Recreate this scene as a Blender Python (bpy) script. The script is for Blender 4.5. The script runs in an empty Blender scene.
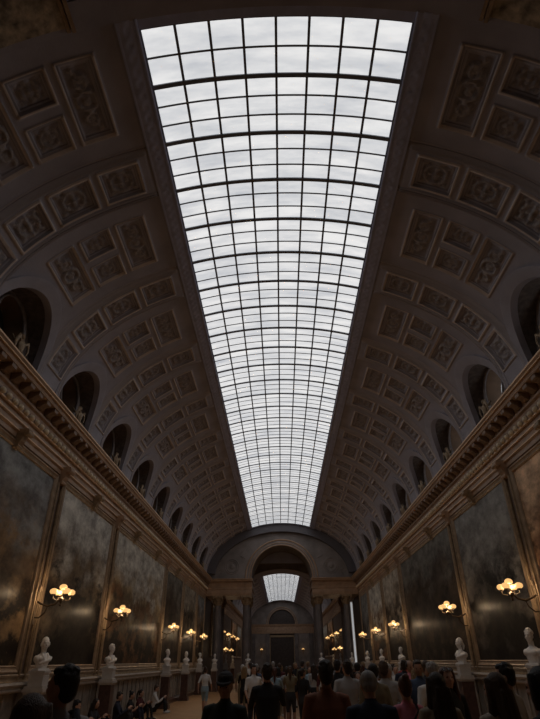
import bpy, bmesh, math, random
import numpy as np
from mathutils import Vector, Matrix
D = bpy.data
SC = bpy.context.scene
COL = SC.collection
PI = math.pi
random.seed(7)

# ------------------------------------------------------------------ camera, world, exposure
F_PX = 503.4
v = Vector((12.0, -301.5, -F_PX)).normalized()          # hall direction, in camera axes
u = Vector((-9.0, 839.5, -F_PX)); u = (u - v * u.dot(v)).normalized()   # vertical, in camera axes
r = v.cross(u)
cam_d = D.cameras.new('camera'); cam = D.objects.new('camera', cam_d); COL.objects.link(cam)
cam.matrix_world = Matrix.Translation((-0.1, 0, 1.8)) @ Matrix((r, v, u)).to_4x4()
cam_d.sensor_fit = 'VERTICAL'; cam_d.sensor_height = 24.0
cam_d.lens = F_PX / 719 * 24.0
cam_d.clip_start = 0.05; cam_d.clip_end = 400
SC.camera = cam
w = D.worlds.new('world'); SC.world = w; w.use_nodes = True
bg = w.node_tree.nodes['Background']; bg.inputs[0].default_value = (0.75, 0.82, 1.0, 1); bg.inputs[1].default_value = 0.12
SC.view_settings.view_transform = 'Standard'; SC.view_settings.look = 'None'
SC.view_settings.gamma = 1.0; SC.view_settings.use_curve_mapping = False
SC.view_settings.exposure = 0.0
SKY = 0.80          # brightness of the daylit skylight glass
GLOBE = 0.95         # brightness of the lamp globes
LAMP_W = 25.0        # watts of each lamp cluster

# ------------------------------------------------------------------ materials
def mat(name, col, rough=0.6, metal=0.0, var=0.0, scale=4.0, bump=0.0, bscale=20.0, emit=None, estr=0.0, coat=0.0, coatr=0.15, stretch=(1, 1, 1), spec=None):
    m = D.materials.new(name); m.use_nodes = True
    nt = m.node_tree; b = nt.nodes['Principled BSDF']
    b.inputs['Base Color'].default_value = (*col, 1); b.inputs['Roughness'].default_value = rough
    b.inputs['Metallic'].default_value = metal
    if spec is not None: b.inputs['Specular IOR Level'].default_value = spec
    if coat: b.inputs['Coat Weight'].default_value = coat; b.inputs['Coat Roughness'].default_value = coatr
    if emit: b.inputs['Emission Color'].default_value = (*emit, 1); b.inputs['Emission Strength'].default_value = estr
    if var or bump:
        tc = nt.nodes.new('ShaderNodeTexCoord'); mp = nt.nodes.new('ShaderNodeMapping'); mp.inputs['Scale'].default_value = stretch
        nt.links.new(tc.outputs['Object'], mp.inputs[0])
    if var:
        n = nt.nodes.new('ShaderNodeTexNoise'); n.inputs['Scale'].default_value = scale; n.inputs['Detail'].default_value = 6
        nt.links.new(mp.outputs[0], n.inputs['Vector'])
        cr = nt.nodes.new('ShaderNodeValToRGB'); e = cr.color_ramp.elements
        e[0].position = 0.3; e[1].position = 0.72
        e[0].color = (*[c * (1 - var) for c in col], 1); e[1].color = (*[min(1, c * (1 + var)) for c in col], 1)
        nt.links.new(n.outputs['Fac'], cr.inputs[0]); nt.links.new(cr.outputs[0], b.inputs['Base Color'])
    if bump:
        n2 = nt.nodes.new('ShaderNodeTexNoise'); n2.inputs['Scale'].default_value = bscale; n2.inputs['Detail'].default_value = 4
        nt.links.new(mp.outputs[0], n2.inputs['Vector'])
        bp = nt.nodes.new('ShaderNodeBump'); bp.inputs['Strength'].default_value = bump; bp.inputs['Distance'].default_value = 0.02
        nt.links.new(n2.outputs['Fac'], bp.inputs['Height']); nt.links.new(bp.outputs[0], b.inputs['Normal'])
    return m

M = {}
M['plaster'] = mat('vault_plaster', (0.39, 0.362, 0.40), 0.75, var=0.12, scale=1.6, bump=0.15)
M['moulding'] = mat('vault_moulding', (0.62, 0.52, 0.46), 0.6, var=0.15, scale=3)
M['relief'] = mat('vault_relief', (0.36, 0.315, 0.30), 0.65, var=0.25, scale=9, bump=0.4, bscale=40)
M['riblight'] = mat('rib_fillet_lit_tone', (0.50, 0.44, 0.44), 0.7)
M['recess'] = mat('vault_recess_and_groove_shade', (0.30, 0.27, 0.285), 0.75, var=0.2, scale=3)
M['frameband'] = mat('skylight_surround_glare_tint', (0.45, 0.47, 0.64), 0.6, var=0.12, scale=4)  # plaster tinted blue to carry the glare around the skylight
M['bars'] = mat('skylight_iron', (0.20, 0.21, 0.24), 0.5)
M['cornice'] = mat('cornice_brown', (0.42, 0.275, 0.18), 0.5, var=0.2, scale=3)
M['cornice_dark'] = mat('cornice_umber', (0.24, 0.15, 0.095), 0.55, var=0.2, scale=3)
M['gilt'] = mat('gilding', (0.37, 0.265, 0.175), 0.45, metal=0.3, var=0.25, scale=6, bump=0.25, bscale=30)
M['giltline'] = mat('gilt_fillet', (0.66, 0.42, 0.23), 0.4, metal=0.2)
M['giltdull'] = mat('dull_gilding', (0.32, 0.225, 0.135), 0.5, metal=0.25, var=0.3, scale=8, bump=0.3, bscale=30)
M['bead'] = mat('pale_gilt_beads', (0.72, 0.58, 0.40), 0.45, var=0.15)
M['wall'] = mat('wall_brown', (0.16, 0.11, 0.08), 0.6, var=0.2, scale=2)
M['dado'] = mat('dado_stone', (0.30, 0.26, 0.22), 0.5, var=0.3, scale=5, bump=0.1)
M['rail'] = mat('dado_rail_marble', (0.58, 0.54, 0.50), 0.4, var=0.15, scale=6)
M['marble'] = mat('white_marble', (0.84, 0.82, 0.80), 0.45, var=0.08, scale=6, bump=0.08)
M['plinth'] = mat('grey_white_marble', (0.62, 0.59, 0.56), 0.45, var=0.15, scale=5)
M['darkmarble'] = mat('dark_red_marble', (0.10, 0.055, 0.045), 0.3, var=0.4, scale=6)
M['column'] = mat('column_marble', (0.17, 0.15, 0.15), 0.3, var=0.4, scale=3, stretch=(1, 1, .4))
M['endwall'] = mat('end_wall_plaster', (0.26, 0.225, 0.21), 0.7, var=0.25, scale=1.2, bump=0.2)
M['bronze'] = mat('lamp_bronze', (0.09, 0.06, 0.035), 0.5, metal=0.4)
M['globe'] = mat('lit_globe_glass', (0.45, 0.36, 0.22), 0.4, emit=(1.0, 0.56, 0.20), estr=GLOBE)
M['ironchair'] = mat('black_upholstery', (0.02, 0.02, 0.022), 0.6)
M['darkglass'] = mat('dark_window_glass', (0.05, 0.06, 0.06), 0.12, var=0.3)
M['dayglass'] = mat('daylit_window_glass', (0.6, 0.62, 0.62), 0.3, emit=(0.9, 0.95, 1.0), estr=0.30)
M['fresco'] = mat('painted_cove', (0.42, 0.34, 0.24), 0.6, var=0.7, scale=6, bump=0.5, bscale=12)
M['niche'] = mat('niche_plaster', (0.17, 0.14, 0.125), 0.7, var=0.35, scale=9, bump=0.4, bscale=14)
M['oculus'] = mat('oculus_surround', (0.26, 0.225, 0.22), 0.6, var=0.25, scale=7)
M['doorwood'] = mat('dark_door_wood', (0.05, 0.035, 0.03), 0.5, var=0.4)

def glass_mat():
    m = D.materials.new('frosted_skylight_glass'); m.use_nodes = True; nt = m.node_tree; b = nt.nodes['Principled BSDF']
    b.inputs['Base Color'].default_value = (0.5, 0.52, 0.53, 1); b.inputs['Roughness'].default_value = 0.5
    tc = nt.nodes.new('ShaderNodeTexCoord'); mp = nt.nodes.new('ShaderNodeMapping'); mp.inputs['Scale'].default_value = (0.5, 2.2, 1)
    n = nt.nodes.new('ShaderNodeTexNoise'); n.inputs['Scale'].default_value = 1.1; n.inputs['Detail'].default_value = 8; n.inputs['Roughness'].default_value = .65
    cr = nt.nodes.new('ShaderNodeValToRGB'); e = cr.color_ramp.elements
    e[0].position = .3; e[0].color = (.62, .65, .70, 1); e[1].position = .62; e[1].color = (1, 1, 1, 1)
    nt.links.new(tc.outputs['Object'], mp.inputs[0]); nt.links.new(mp.outputs[0], n.inputs['Vector'])
    nt.links.new(n.outputs['Fac'], cr.inputs[0]); nt.links.new(cr.outputs[0], b.inputs['Emission Color'])
    b.inputs['Emission Strength'].default_value = SKY
    return m
M['glass'] = glass_mat()

def parquet():
    m = D.materials.new('oak_parquet'); m.use_nodes = True; nt = m.node_tree; b = nt.nodes['Principled BSDF']
    tc = nt.nodes.new('ShaderNodeTexCoord'); mp = nt.nodes.new('ShaderNodeMapping'); mp.inputs['Rotation'].default_value = (0, 0, PI / 4)
    br = nt.nodes.new('ShaderNodeTexBrick'); br.inputs['Scale'].default_value = 1.0
    br.inputs['Brick Width'].default_value = .6; br.inputs['Row Height'].default_value = .12; br.inputs['Mortar Size'].default_value = .004
    br.inputs['Color1'].default_value = (.52, .29, .135, 1); br.inputs['Color2'].default_value = (.40, .21, .09, 1); br.inputs['Mortar'].default_value = (.08, .045, .02, 1)
    nt.links.new(tc.outputs['Object'], mp.inputs[0]); nt.links.new(mp.outputs[0], br.inputs['Vector'])
    nt.links.new(br.outputs['Color'], b.inputs['Base Color']); b.inputs['Roughness'].default_value = .42
    return m
M['parquet'] = parquet()

def canvas_mat(i, sky, mid, low, fig, seed, split=.5):
    """an old battle scene: pale sky, smoke, a dark crowd of figures; under varnish"""
    m = D.materials.new('oil_canvas'); m.use_nodes = True; nt = m.node_tree; b = nt.nodes['Principled BSDF']
    N = nt.nodes.new; L = nt.links.new
    tc = N('ShaderNodeTexCoord'); sp = N('ShaderNodeSeparateXYZ'); L(tc.outputs['Generated'], sp.inputs[0])
    mp = N('ShaderNodeMapping'); mp.inputs['Scale'].default_value = (1, 1, 1.7); mp.inputs['Location'].default_value = (seed * 3.1, seed * 1.7, seed * 2.3); L(tc.outputs['Object'], mp.inputs[0])
    n = N('ShaderNodeTexNoise'); n.inputs['Scale'].default_value = .6; n.inputs['Detail'].default_value = 6; L(mp.outputs[0], n.inputs['Vector'])
    a = N('ShaderNodeMath'); a.operation = 'MULTIPLY_ADD'; a.inputs[1].default_value = 1.2; L(n.outputs['Fac'], a.inputs[0])
    s = N('ShaderNodeMath'); s.operation = 'ADD'; s.inputs[1].default_value = -.6; L(sp.outputs['Z'], s.inputs[0]); L(s.outputs[0], a.inputs[2])
    cr = N('ShaderNodeValToRGB'); L(a.outputs[0], cr.inputs[0]); e = cr.color_ramp.elements
    e[0].position = split - .3; e[0].color = (*low, 1); e[1].position = split + .3; e[1].color = (*sky, 1)
    k = e.new(split); k.color = (*mid, 1)
    mp2 = N('ShaderNodeMapping'); mp2.inputs['Scale'].default_value = (.75, .75, 1.3); mp2.inputs['Location'].default_value = (seed, seed * 5.3, seed * .7); L(tc.outputs['Object'], mp2.inputs[0])
    n2 = N('ShaderNodeTexNoise'); n2.inputs['Scale'].default_value = 1.3; n2.inputs['Detail'].default_value = 7; n2.inputs['Roughness'].default_value = .62; L(mp2.outputs[0], n2.inputs['Vector'])
    f = N('ShaderNodeValToRGB'); L(n2.outputs['Fac'], f.inputs[0]); f.color_ramp.elements[0].position = .47; f.color_ramp.elements[1].position = .58
    g = N('ShaderNodeValToRGB'); L(sp.outputs['Z'], g.inputs[0]); g.color_ramp.elements[0].position = split + .02; g.color_ramp.elements[0].color = (1, 1, 1, 1); g.color_ramp.elements[1].position = split + .3; g.color_ramp.elements[1].color = (0, 0, 0, 1)
    mu = N('ShaderNodeMath'); mu.operation = 'MULTIPLY'; L(f.outputs[0], mu.inputs[0]); L(g.outputs[0], mu.inputs[1])
    mx = N('ShaderNodeMix'); mx.data_type = 'RGBA'; L(mu.outputs[0], mx.inputs['Factor']); L(cr.outputs[0], mx.inputs['A']); mx.inputs['B'].default_value = (*fig, 1)
    n4 = N('ShaderNodeTexNoise'); n4.inputs['Scale'].default_value = 1.3; n4.inputs['Detail'].default_value = 9; n4.inputs['Roughness'].default_value = .7; L(mp.outputs[0], n4.inputs['Vector'])
    c4 = N('ShaderNodeValToRGB'); L(n4.outputs['Fac'], c4.inputs[0]); q4 = c4.color_ramp.elements; q4[0].position = .36; q4[0].color = (.45, .40, .37, 1); q4[1].position = .64; q4[1].color = (1.35, 1.3, 1.2, 1)
    m4 = N('ShaderNodeMix'); m4.data_type = 'RGBA'; m4.blend_type = 'MULTIPLY'; m4.inputs['Factor'].default_value = 1.0; L(mx.outputs['Result'], m4.inputs['A']); L(c4.outputs[0], m4.inputs['B'])
    L(m4.outputs['Result'], b.inputs['Base Color']); b.inputs['Roughness'].default_value = .6
    b.inputs['Coat Weight'].default_value = .13; b.inputs['Coat Roughness'].default_value = .26; b.inputs['Specular IOR Level'].default_value = .1
    n3 = N('ShaderNodeTexNoise'); n3.inputs['Scale'].default_value = 9; n3.inputs['Detail'].default_value = 5
    mp3 = N('ShaderNodeMapping'); mp3.inputs['Scale'].default_value = (1, 1, .25); L(tc.outputs['Object'], mp3.inputs[0]); L(mp3.outputs[0], n3.inputs['Vector'])
    bp = N('ShaderNodeBump'); bp.inputs['Strength'].default_value = .35; bp.inputs['Distance'].default_value = .02
    L(n3.outputs['Fac'], bp.inputs['Height']); L(bp.outputs[0], b.inputs['Coat Normal'])
    return m

# ------------------------------------------------------------------ mesh helpers
def tag(o, label=None, cat=None, group=None, kind=None):
    if label: o['label'] = label
    if cat: o['category'] = cat
    if group: o['group'] = group
    if kind: o['kind'] = kind
    return o
def link(name, data, parent=None, loc=None):
    o = D.objects.new(name, data); COL.objects.link(o)
    if parent: o.parent = parent
    if loc: o.location = loc
    return o
def empty(name, loc=(0, 0, 0), rz=0.0, label=None, cat=None, group=None, kind=None):
    o = link(name, None); o.location = loc; o.rotation_euler = (0, 0, rz); o.empty_display_size = .1
    return tag(o, label, cat, group, kind)
def copy_tree(o, parent=None):
    c = o.copy(); COL.objects.link(c)
    if parent: c.parent = parent
    for ch in list(o.children): copy_tree(ch, c)
    return c

class MB:
    def __init__(s): s.v = []; s.f = []; s.m = []
    def add(s, vs, fs, m=0):
        k = len(s.v); s.v += [tuple(p) for p in vs]; s.f += [tuple(i + k for i in q) for q in fs]; s.m += [m] * len(fs)
    def box(s, x0, x1, y0, y1, z0, z1, m=0):
        s.add([(x, y, z) for x in (x0, x1) for y in (y0, y1) for z in (z0, z1)],
              [(0, 1, 3, 2), (4, 6, 7, 5), (0, 4, 5, 1), (2, 3, 7, 6), (0, 2, 6, 4), (1, 5, 7, 3)], m)
    def prism_y(s, prof, y0, y1, m=0):           # prof: closed list of (x, z)
        n = len(prof)
        s.add([(x, y0, z) for x, z in prof] + [(x, y1, z) for x, z in prof],
              [(i, (i + 1) % n, (i + 1) % n + n, i + n) for i in range(n)] + [tuple(range(n - 1, -1, -1)), tuple(range(n, 2 * n))], m)
    def prism_x(s, prof, x0, x1, m=0):           # prof: closed list of (y, z)
        n = len(prof)
        s.add([(x0, y, z) for y, z in prof] + [(x1, y, z) for y, z in prof],
              [(i, (i + 1) % n, (i + 1) % n + n, i + n) for i in range(n)] + [tuple(range(n - 1, -1, -1)), tuple(range(n, 2 * n))], m)
    def lathe(s, prof, c=(0, 0, 0), n=20, m=0, square=False):     # prof: (r, z) from bottom to top
        vs = []
        for rr, z in prof:
            for i in range(n):
                a = 2 * PI * i / n
                vs.append((c[0] + rr * math.cos(a), c[1] + rr * math.sin(a), c[2] + z))
        fs = [(j * n + i, j * n + (i + 1) % n, (j + 1) * n + (i + 1) % n, (j + 1) * n + i) for j in range(len(prof) - 1) for i in range(n)]
        fs += [tuple(range(n - 1, -1, -1)), tuple(range((len(prof) - 1) * n, len(prof) * n))]
        s.add(vs, fs, m)
    def ball(s, c, rx, ry=None, rz=None, n=14, k=9, m=0):
        ry = rx if ry is None else ry; rz = rx if rz is None else rz
        vs = [(c[0], c[1], c[2] - rz)]
        for j in range(1, k):
            b = -PI / 2 + PI * j / k
            for i in range(n):
                a = 2 * PI * i / n; vs.append((c[0] + rx * math.cos(a) * math.cos(b), c[1] + ry * math.sin(a) * math.cos(b), c[2] + rz * math.sin(b)))
        vs.append((c[0], c[1], c[2] + rz)); t = len(vs) - 1
        fs = [(0, 1 + (i + 1) % n, 1 + i) for i in range(n)]
        for j in range(k - 2):
            for i in range(n): fs.append((1 + j * n + i, 1 + j * n + (i + 1) % n, 1 + (j + 1) * n + (i + 1) % n, 1 + (j + 1) * n + i))
        fs += [(1 + (k - 2) * n + i, 1 + (k - 2) * n + (i + 1) % n, t) for i in range(n)]
        s.add(vs, fs, m)
    def tube(s, pts, rad, n=10, m=0, fx=1.0, closed=False):         # rad: number or list
        pts = [Vector(p) for p in pts]; N = len(pts)
        rad = [rad] * N if isinstance(rad, (int, float)) else rad
        vs = []; up = None
        for i, p in enumerate(pts):
            d = (pts[(i + 1) % N] - pts[i - 1]) if closed else pts[min(i + 1, N - 1)] - pts[max(i - 1, 0)]
            d.normalize()
            if up is None:
                up = Vector((0, 0, 1)) if abs(d.z) < .9 else Vector((0, 1, 0))
            a = d.cross(up).normalized(); b = a.cross(d).normalized(); up = b
            for k in range(n):
                t = 2 * PI * k / n; vs.append(p + a * (rad[i] * math.cos(t) * fx) + b * (rad[i] * math.sin(t)))
        R_ = N if closed else N - 1
        fs = [(i * n + k, i * n + (k + 1) % n, ((i + 1) % N) * n + (k + 1) % n, ((i + 1) % N) * n + k) for i in range(R_) for k in range(n)]
        if not closed: fs += [tuple(range(n - 1, -1, -1)), tuple(range((N - 1) * n, N * n))]
        s.add(vs, fs, m)
    def rings(s, rs, n=16, m=0):                  # rs: (cx, cy, cz, rx, ry) horizontal rings
        vs = []
        for cx, cy, cz, rx, ry in rs:
            for i in range(n):
                a = 2 * PI * i / n; vs.append((cx + rx * math.cos(a), cy + ry * math.sin(a), cz))
        K = len(rs)
        fs = [(j * n + i, j * n + (i + 1) % n, (j + 1) * n + (i + 1) % n, (j + 1) * n + i) for j in range(K - 1) for i in range(n)]
        fs += [tuple(range(n - 1, -1, -1)), tuple(range((K - 1) * n, K * n))]
        s.add(vs, fs, m)
    def mesh(s, name, mats, smooth=False, fix=True):
        me = D.meshes.new(name); me.from_pydata(s.v, [], s.f)
        for mm in mats: me.materials.append(mm)
        if len(mats) > 1: me.polygons.foreach_set('material_index', s.m)
        if fix:
            bm = bmesh.new(); bm.from_mesh(me); bmesh.ops.recalc_face_normals(bm, faces=bm.faces); bm.to_mesh(me); bm.free()
        if smooth: me.polygons.foreach_set('use_smooth', [True] * len(me.polygons)); smooth_angle(me)
        me.update(); return me
    def build(s, name, mats, parent=None, smooth=False, loc=None, fix=True):
        if not isinstance(mats, (list, tuple)): mats = [mats]
        return link(name, s.mesh(name, mats, smooth, fix), parent, loc)
def smooth_angle(me, ang=0.7):
    try: me.set_sharp_from_angle(angle=ang)
    except Exception: pass

# ------------------------------------------------------------------ vault geometry
A, Z0, B = 5.9, 7.5, 4.0             # half width, springing height, rise of the elliptical vault
T_SKY = 66.3
def ell(tdeg, side, off=0.0):        # point of the vault section; off > 0 goes into the room
    t = np.radians(tdeg); x = A * np.cos(t); z = B * np.sin(t)
    nx = np.cos(t) / A; nz = np.sin(t) / B; l = np.sqrt(nx * nx + nz * nz)
    return side * (x - off * nx / l), Z0 + z - off * nz / l
TT = np.linspace(-5, 90, 2000)
_x, _z = ell(TT, 1); SS = np.concatenate([[0], np.cumsum(np.hypot(np.diff(_x), np.diff(_z)))])
def arc(t): return np.interp(t, TT, SS)

TALLW, TALLN = 49.5, 57.4
COFFERS = []        # (y0, y1, t0, t1, type) in bay coordinates
COFFERS += [(-.79, .79, 49.5, 57.4, 1), (-.79, .79, 29.0, 37.6, 1), (-.79, -.13, 39.2, 48.0, 0), (.09, .79, 39.2, 48.0, 0)]
for yc in (-1.85, 1.85):
    COFFERS += [(yc - .42, yc + .42, 49.8, 59.6, 2), (yc - .42, yc + .42, 37.0, 48.1, 2), (yc - .42, yc + .42, 24.0, 35.2, 2), (yc - .42, yc + .42, 9.5, 22.0, 2)]
def relief_field(Y, T):
    """height into the room and kind (0 plaster, 1 moulding, 2 relief, 3 recessed ground and painted groove shade, 4 glare-tinted band by the skylight)"""
    S = arc(T); H = np.zeros_like(Y); K = np.zeros(Y.shape, int)
    dr = np.minimum(abs(Y - 1.85), abs(Y + 1.85))
    band = (dr < .60) & (T < 62); H[band] = .055
    for a_, b_ in ((.50, .535), (.56, .60)):
        e = (dr > a_) & (dr < b_) & (T < 62); H[e] = .10; K[e] = 5  # fillets coloured paler so they read as catching light
    for a_, b_ in ((.535, .56), (.60, .655)):
        e = (dr > a_) & (dr < b_) & (T < 62); H[e] = -.02; K[e] = 3  # grooves coloured darker, painting in the shadow lines beside the rib
    e = (dr > .655) & (dr < .675) & (T < 62); H[e] = .03; K[e] = 5
    top = T > 62.3; H[top] = .03; K[top] = 4
    for a_, b_ in ((62.3, 62.8), (65.7, 66.4)):
        e = (T > a_) & (T < b_); H[e] = .07; K[e] = 4
    orn = (T > 63.2) & (T < 65.4)
    sc = (S - arc(64.3)) / .11
    wv = np.exp(-((sc - .8 * np.sin(Y * 2 * PI / .46)) ** 2) * 5) + np.exp(-((sc + .8 * np.sin(Y * 2 * PI / .46)) ** 2) * 5)
    H = np.where(orn, .03 + .03 * np.clip(wv, 0, 1), H)
    for y0, y1, t0, t1, typ in COFFERS:
        s0, s1 = arc(t0), arc(t1)
        d = np.minimum(np.minimum(Y - y0, y1 - Y), np.minimum(S - s0, s1 - S))
        base = .055 if typ == 2 else 0.0
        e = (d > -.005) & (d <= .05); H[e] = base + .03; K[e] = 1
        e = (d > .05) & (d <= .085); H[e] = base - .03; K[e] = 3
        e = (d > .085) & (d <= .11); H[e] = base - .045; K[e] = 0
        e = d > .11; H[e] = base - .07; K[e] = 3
        e = (d > .125) & (d < .15); H[e] = base - .06; K[e] = 0
        cy, cs = (y0 + y1) / 2, (s0 + s1) / 2; hw, hs = (y1 - y0) / 2 - .15, (s1 - s0) / 2 - .15
        ins = d > .15
        if typ in (0, 2):
            R_ = min(hw, hs); py, ps = Y - cy, S - cs; rr = np.hypot(py, ps) / R_; th = np.arctan2(ps, py)
            q = np.where(rr < .22, .05, 0) + np.where((rr >= .22) & (rr < .62), .045 * np.clip(np.cos(th * 4) * .6 + .4, 0, 1) * (1 - abs(rr - .42) / .25), 0)
            q = np.maximum(q, np.where((rr > .74) & (rr < 1.0), .05 * (.75 + .25 * np.cos(th * 14)), 0))
            cor = (np.abs(py) > hw * .72) & (np.abs(ps) > hs * .72); q = np.where(cor & (rr > 1.02), .03, q)
        else:
            py, ps = Y - cy, S - cs; q = np.zeros_like(Y)
            for o_, R_ in ((0, .2), (.36, .13), (-.36, .13)):
                rr = np.hypot(py - o_, ps * .9) / R_; th = np.arctan2(ps, py - o_)
                q = np.maximum(q, np.where((rr > .7) & (rr < 1.05), .045, 0)); q = np.maximum(q, np.where(rr < .45, .045 * (.7 + .3 * np.cos(5 * th)), 0))
            sc = np.exp(-((ps - .12 * np.sin(py * 14)) / .035) ** 2) * (np.abs(py) > .2); q = np.maximum(q, .035 * sc)
        q = np.clip(q * 1.25, 0, .075)
        H = np.where(ins, base - .07 + q, H); K = np.where(ins & (q > .012), 2, K)
    return H, K
LUN_Z, LUN_R = 7.9, 1.2
def in_lunette(y, z, rr=LUN_R): return np.where(z > LUN_Z, np.hypot(y, z - LUN_Z) < rr, np.abs(y) < rr)
def lines(lo, hi, step, marks):
    L = [m_ for m_ in marks if lo - 1e-6 <= m_ <= hi + 1e-6] + [lo, hi]
    L = sorted(set(round(q, 4) for q in L)); out = [L[0]]
    for a_, b_ in zip(L[:-1], L[1:]):
        n = max(1, int(math.ceil((b_ - a_) / step - .3)))
        out += [a_ + (b_ - a_) * i / n for i in range(1, n + 1)]
    return np.array(out)
def vault_mesh(y0, y1, lunette=True):
    ym = []
    for c in COFFERS: ym += [c[0] - .006, c[0], c[0] + .05, c[0] + .056, c[0] + .085, c[0] + .11, c[0] + .116, c[1] + .006, c[1], c[1] - .05, c[1] - .056, c[1] - .085, c[1] - .11, c[1] - .116]
    for yc in (-1.85, 1.85):
        for q in (.50, .506, .535, .541, .56, .566, .60, .606, .655, .661, .675, .681): ym += [yc - q, yc + q]
    ym = sorted(ym); ym2 = []
    for q in ym:
        if not ym2 or q - ym2[-1] > .004: ym2.append(q)
    ys = lines(y0, y1, .05, ym2)
    tm = []
    for c in COFFERS:
        for s_ in (-.006, 0, .05, .056, .085, .11, .116):
            tm.append(float(np.interp(arc(c[2]) + s_, SS, TT))); tm.append(float(np.interp(arc(c[3]) - s_, SS, TT)))
    tm += [62.25, 62.35, 62.8, 62.85, 65.65, 65.72]
    tm = sorted(tm); tm2 = []
    for q in tm:
        if not tm2 or q - tm2[-1] > .045: tm2.append(q)
    ts = lines(-2.2, T_SKY, .52, tm2)
    Y, T = np.meshgrid(ys, ts, indexing='ij'); H, _ = relief_field(Y, T)
    yc_, tc_ = (ys[1:] + ys[:-1]) / 2, (ts[1:] + ts[:-1]) / 2
    YC, TC = np.meshgrid(yc_, tc_, indexing='ij'); _, KC = relief_field(YC, TC)
    V, F, MI = [], [], []; ny, nt = Y.shape; base = 0
    for side in (-1, 1):
        X, Z = ell(T, side, H)
        top = ell(np.full(ny, T_SKY), side, -.14)
        V.append(np.stack([X.ravel(), Y.ravel(), Z.ravel()], 1)); V.append(np.stack([top[0], ys, top[1]], 1))
        I, J = np.meshgrid(np.arange(ny - 1), np.arange(nt - 1), indexing='ij')
        a = I * nt + J
        q = np.stack([a, a + nt, a + nt + 1, a + 1], -1).reshape(-1, 4)
        _, zc = ell(TC, 1); keep = np.ones(q.shape[0], bool)
        if lunette: keep = ~(in_lunette(YC, zc) & (TC < 26)).ravel()
        q = q[keep]; k = KC.ravel()[keep]
        e = np.arange(ny - 1); up = np.stack([e * nt + nt - 1, (e + 1) * nt + nt - 1, ny * nt + e + 1, ny * nt + e], 1)
        q = np.concatenate([q, up]); k = np.concatenate([k, np.full(ny - 1, 4)])
        if side < 0: q = q[:, ::-1]
        F.append(q + base); MI.append(k); base += ny * nt + ny
    V = np.concatenate(V); F = np.concatenate(F); MI = np.concatenate(MI)
    me = D.meshes.new('vault_bay'); me.vertices.add(len(V)); me.vertices.foreach_set('co', V.ravel().astype(np.float32))
    me.loops.add(F.size); me.loops.foreach_set('vertex_index', F.ravel().astype(np.int32))
    me.polygons.add(len(F)); me.polygons.foreach_set('loop_start', (np.arange(len(F)) * 4).astype(np.int32))
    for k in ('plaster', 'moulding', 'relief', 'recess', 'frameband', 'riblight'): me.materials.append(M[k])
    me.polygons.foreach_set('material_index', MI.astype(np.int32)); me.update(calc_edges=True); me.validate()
    return me
def ell_band(mb, y0, y1, t0, t1, off0, off1, n, m=0):       # thick transverse band following the vault, over all of t0..t1 (0..180)
    vs = []; ts = np.linspace(t0, t1, n)
    for t in ts:
        s_ = 1; tt = t
        if t > 90: s_ = -1; tt = 180 - t
        for off in (off0, off1):
            x, z = ell(tt, s_, off)
            vs += [(x, y0, z), (x, y1, z)]
    fs = []
    for i in range(n - 1):
        a = i * 4; b = a + 4
        fs += [(a + 2, a + 3, b + 3, b + 2), (a, b, b + 1, a + 1), (a, a + 2, b + 2, b), (a + 1, b + 1, b + 3, a + 3)]
    fs += [(0, 1, 3, 2), ((n - 1) * 4, (n - 1) * 4 + 2, (n - 1) * 4 + 3, (n - 1) * 4 + 1)]
    mb.add(vs, fs, m)

PER = 3.7; BAY0 = 5.48; Y_END = 42.9; Y_BACK = -9.0
BAYS = [BAY0 + PER * k for k in range(10)]
ceil_root = empty('ceiling', kind='structure')
mesh_full = vault_mesh(-1.85, 1.85); mesh_first = vault_mesh(-1.20, 1.85); mesh_plain = vault_mesh(-1.85, 1.85, False); mesh_last = vault_mesh(-1.85, Y_END + .2 - BAYS[-1] - PER, False)
for k, y in enumerate(BAYS):
    link('vault_bay', mesh_first if k == 0 else mesh_full, ceil_root, (0, y, 0))
link('vault_bay', mesh_last, ceil_root, (0, BAYS[-1] + PER, 0))
mb = MB(); ell_band(mb, 3.86, 4.30, 1, 179, -.25, .05, 90); ell_band(mb, 3.72, 3.86, 1, 179, -.25, -.02, 90)
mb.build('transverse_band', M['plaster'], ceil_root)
mb = MB(); ell_band(mb, 42.45, 43.1, 4, 176, -.25, .62, 60); mb.build('end_band', mat('dark_band_plaster', (.13, .12, .13), .8), ceil_root)
mb = MB(); ell_band(mb, 4.28, 4.46, 62.3, 117.7, -.25, .04, 30)
ell_band(mb, 42.35, 43.1, 62.3, 117.7, -.25, .04, 30)
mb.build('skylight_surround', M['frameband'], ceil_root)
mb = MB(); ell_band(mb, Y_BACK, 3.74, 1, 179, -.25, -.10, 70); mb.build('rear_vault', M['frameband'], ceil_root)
mb = MB()                                                # the scrollwork border that runs across in front of the skylight
for k in range(70):
    t = 50 + 80 * k / 69; s_ = 1 if t <= 90 else -1; tt = t if t <= 90 else 180 - t
    x, z = ell(tt, s_, -.02 + .03)
    mb.ball((x, 3.79 + .03 * math.sin(k * 1.7), z), .045, .05, .03, 8, 5)
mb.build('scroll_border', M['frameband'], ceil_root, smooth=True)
for s_ in (-1, 1):                                       # painted cove panels with gilt frames, beside and above the camera
    mb = MB(); t0, t1 = (41, 54) if s_ > 0 else (126, 139)
    ell_band(mb, -2.5, 4.20, t0, t1, -.12, .065, 24)
    mb.build('cove_painting', M['fresco'], ceil_root)
    mb = MB()
    ed = [(54, 55.6), (39.4, 41)] if s_ > 0 else [(180 - 55.6, 126), (139, 180 - 39.4)]
    for a_, b_ in ed:
        ell_band(mb, -2.6, 4.27, a_, (a_ + b_) / 2 - .1, -.12, .12, 4); ell_band(mb, -2.6, 4.27, (a_ + b_) / 2 + .15, b_, -.12, .09, 4)
    mb.build('cove_frame', M['gilt'], ceil_root)

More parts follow.
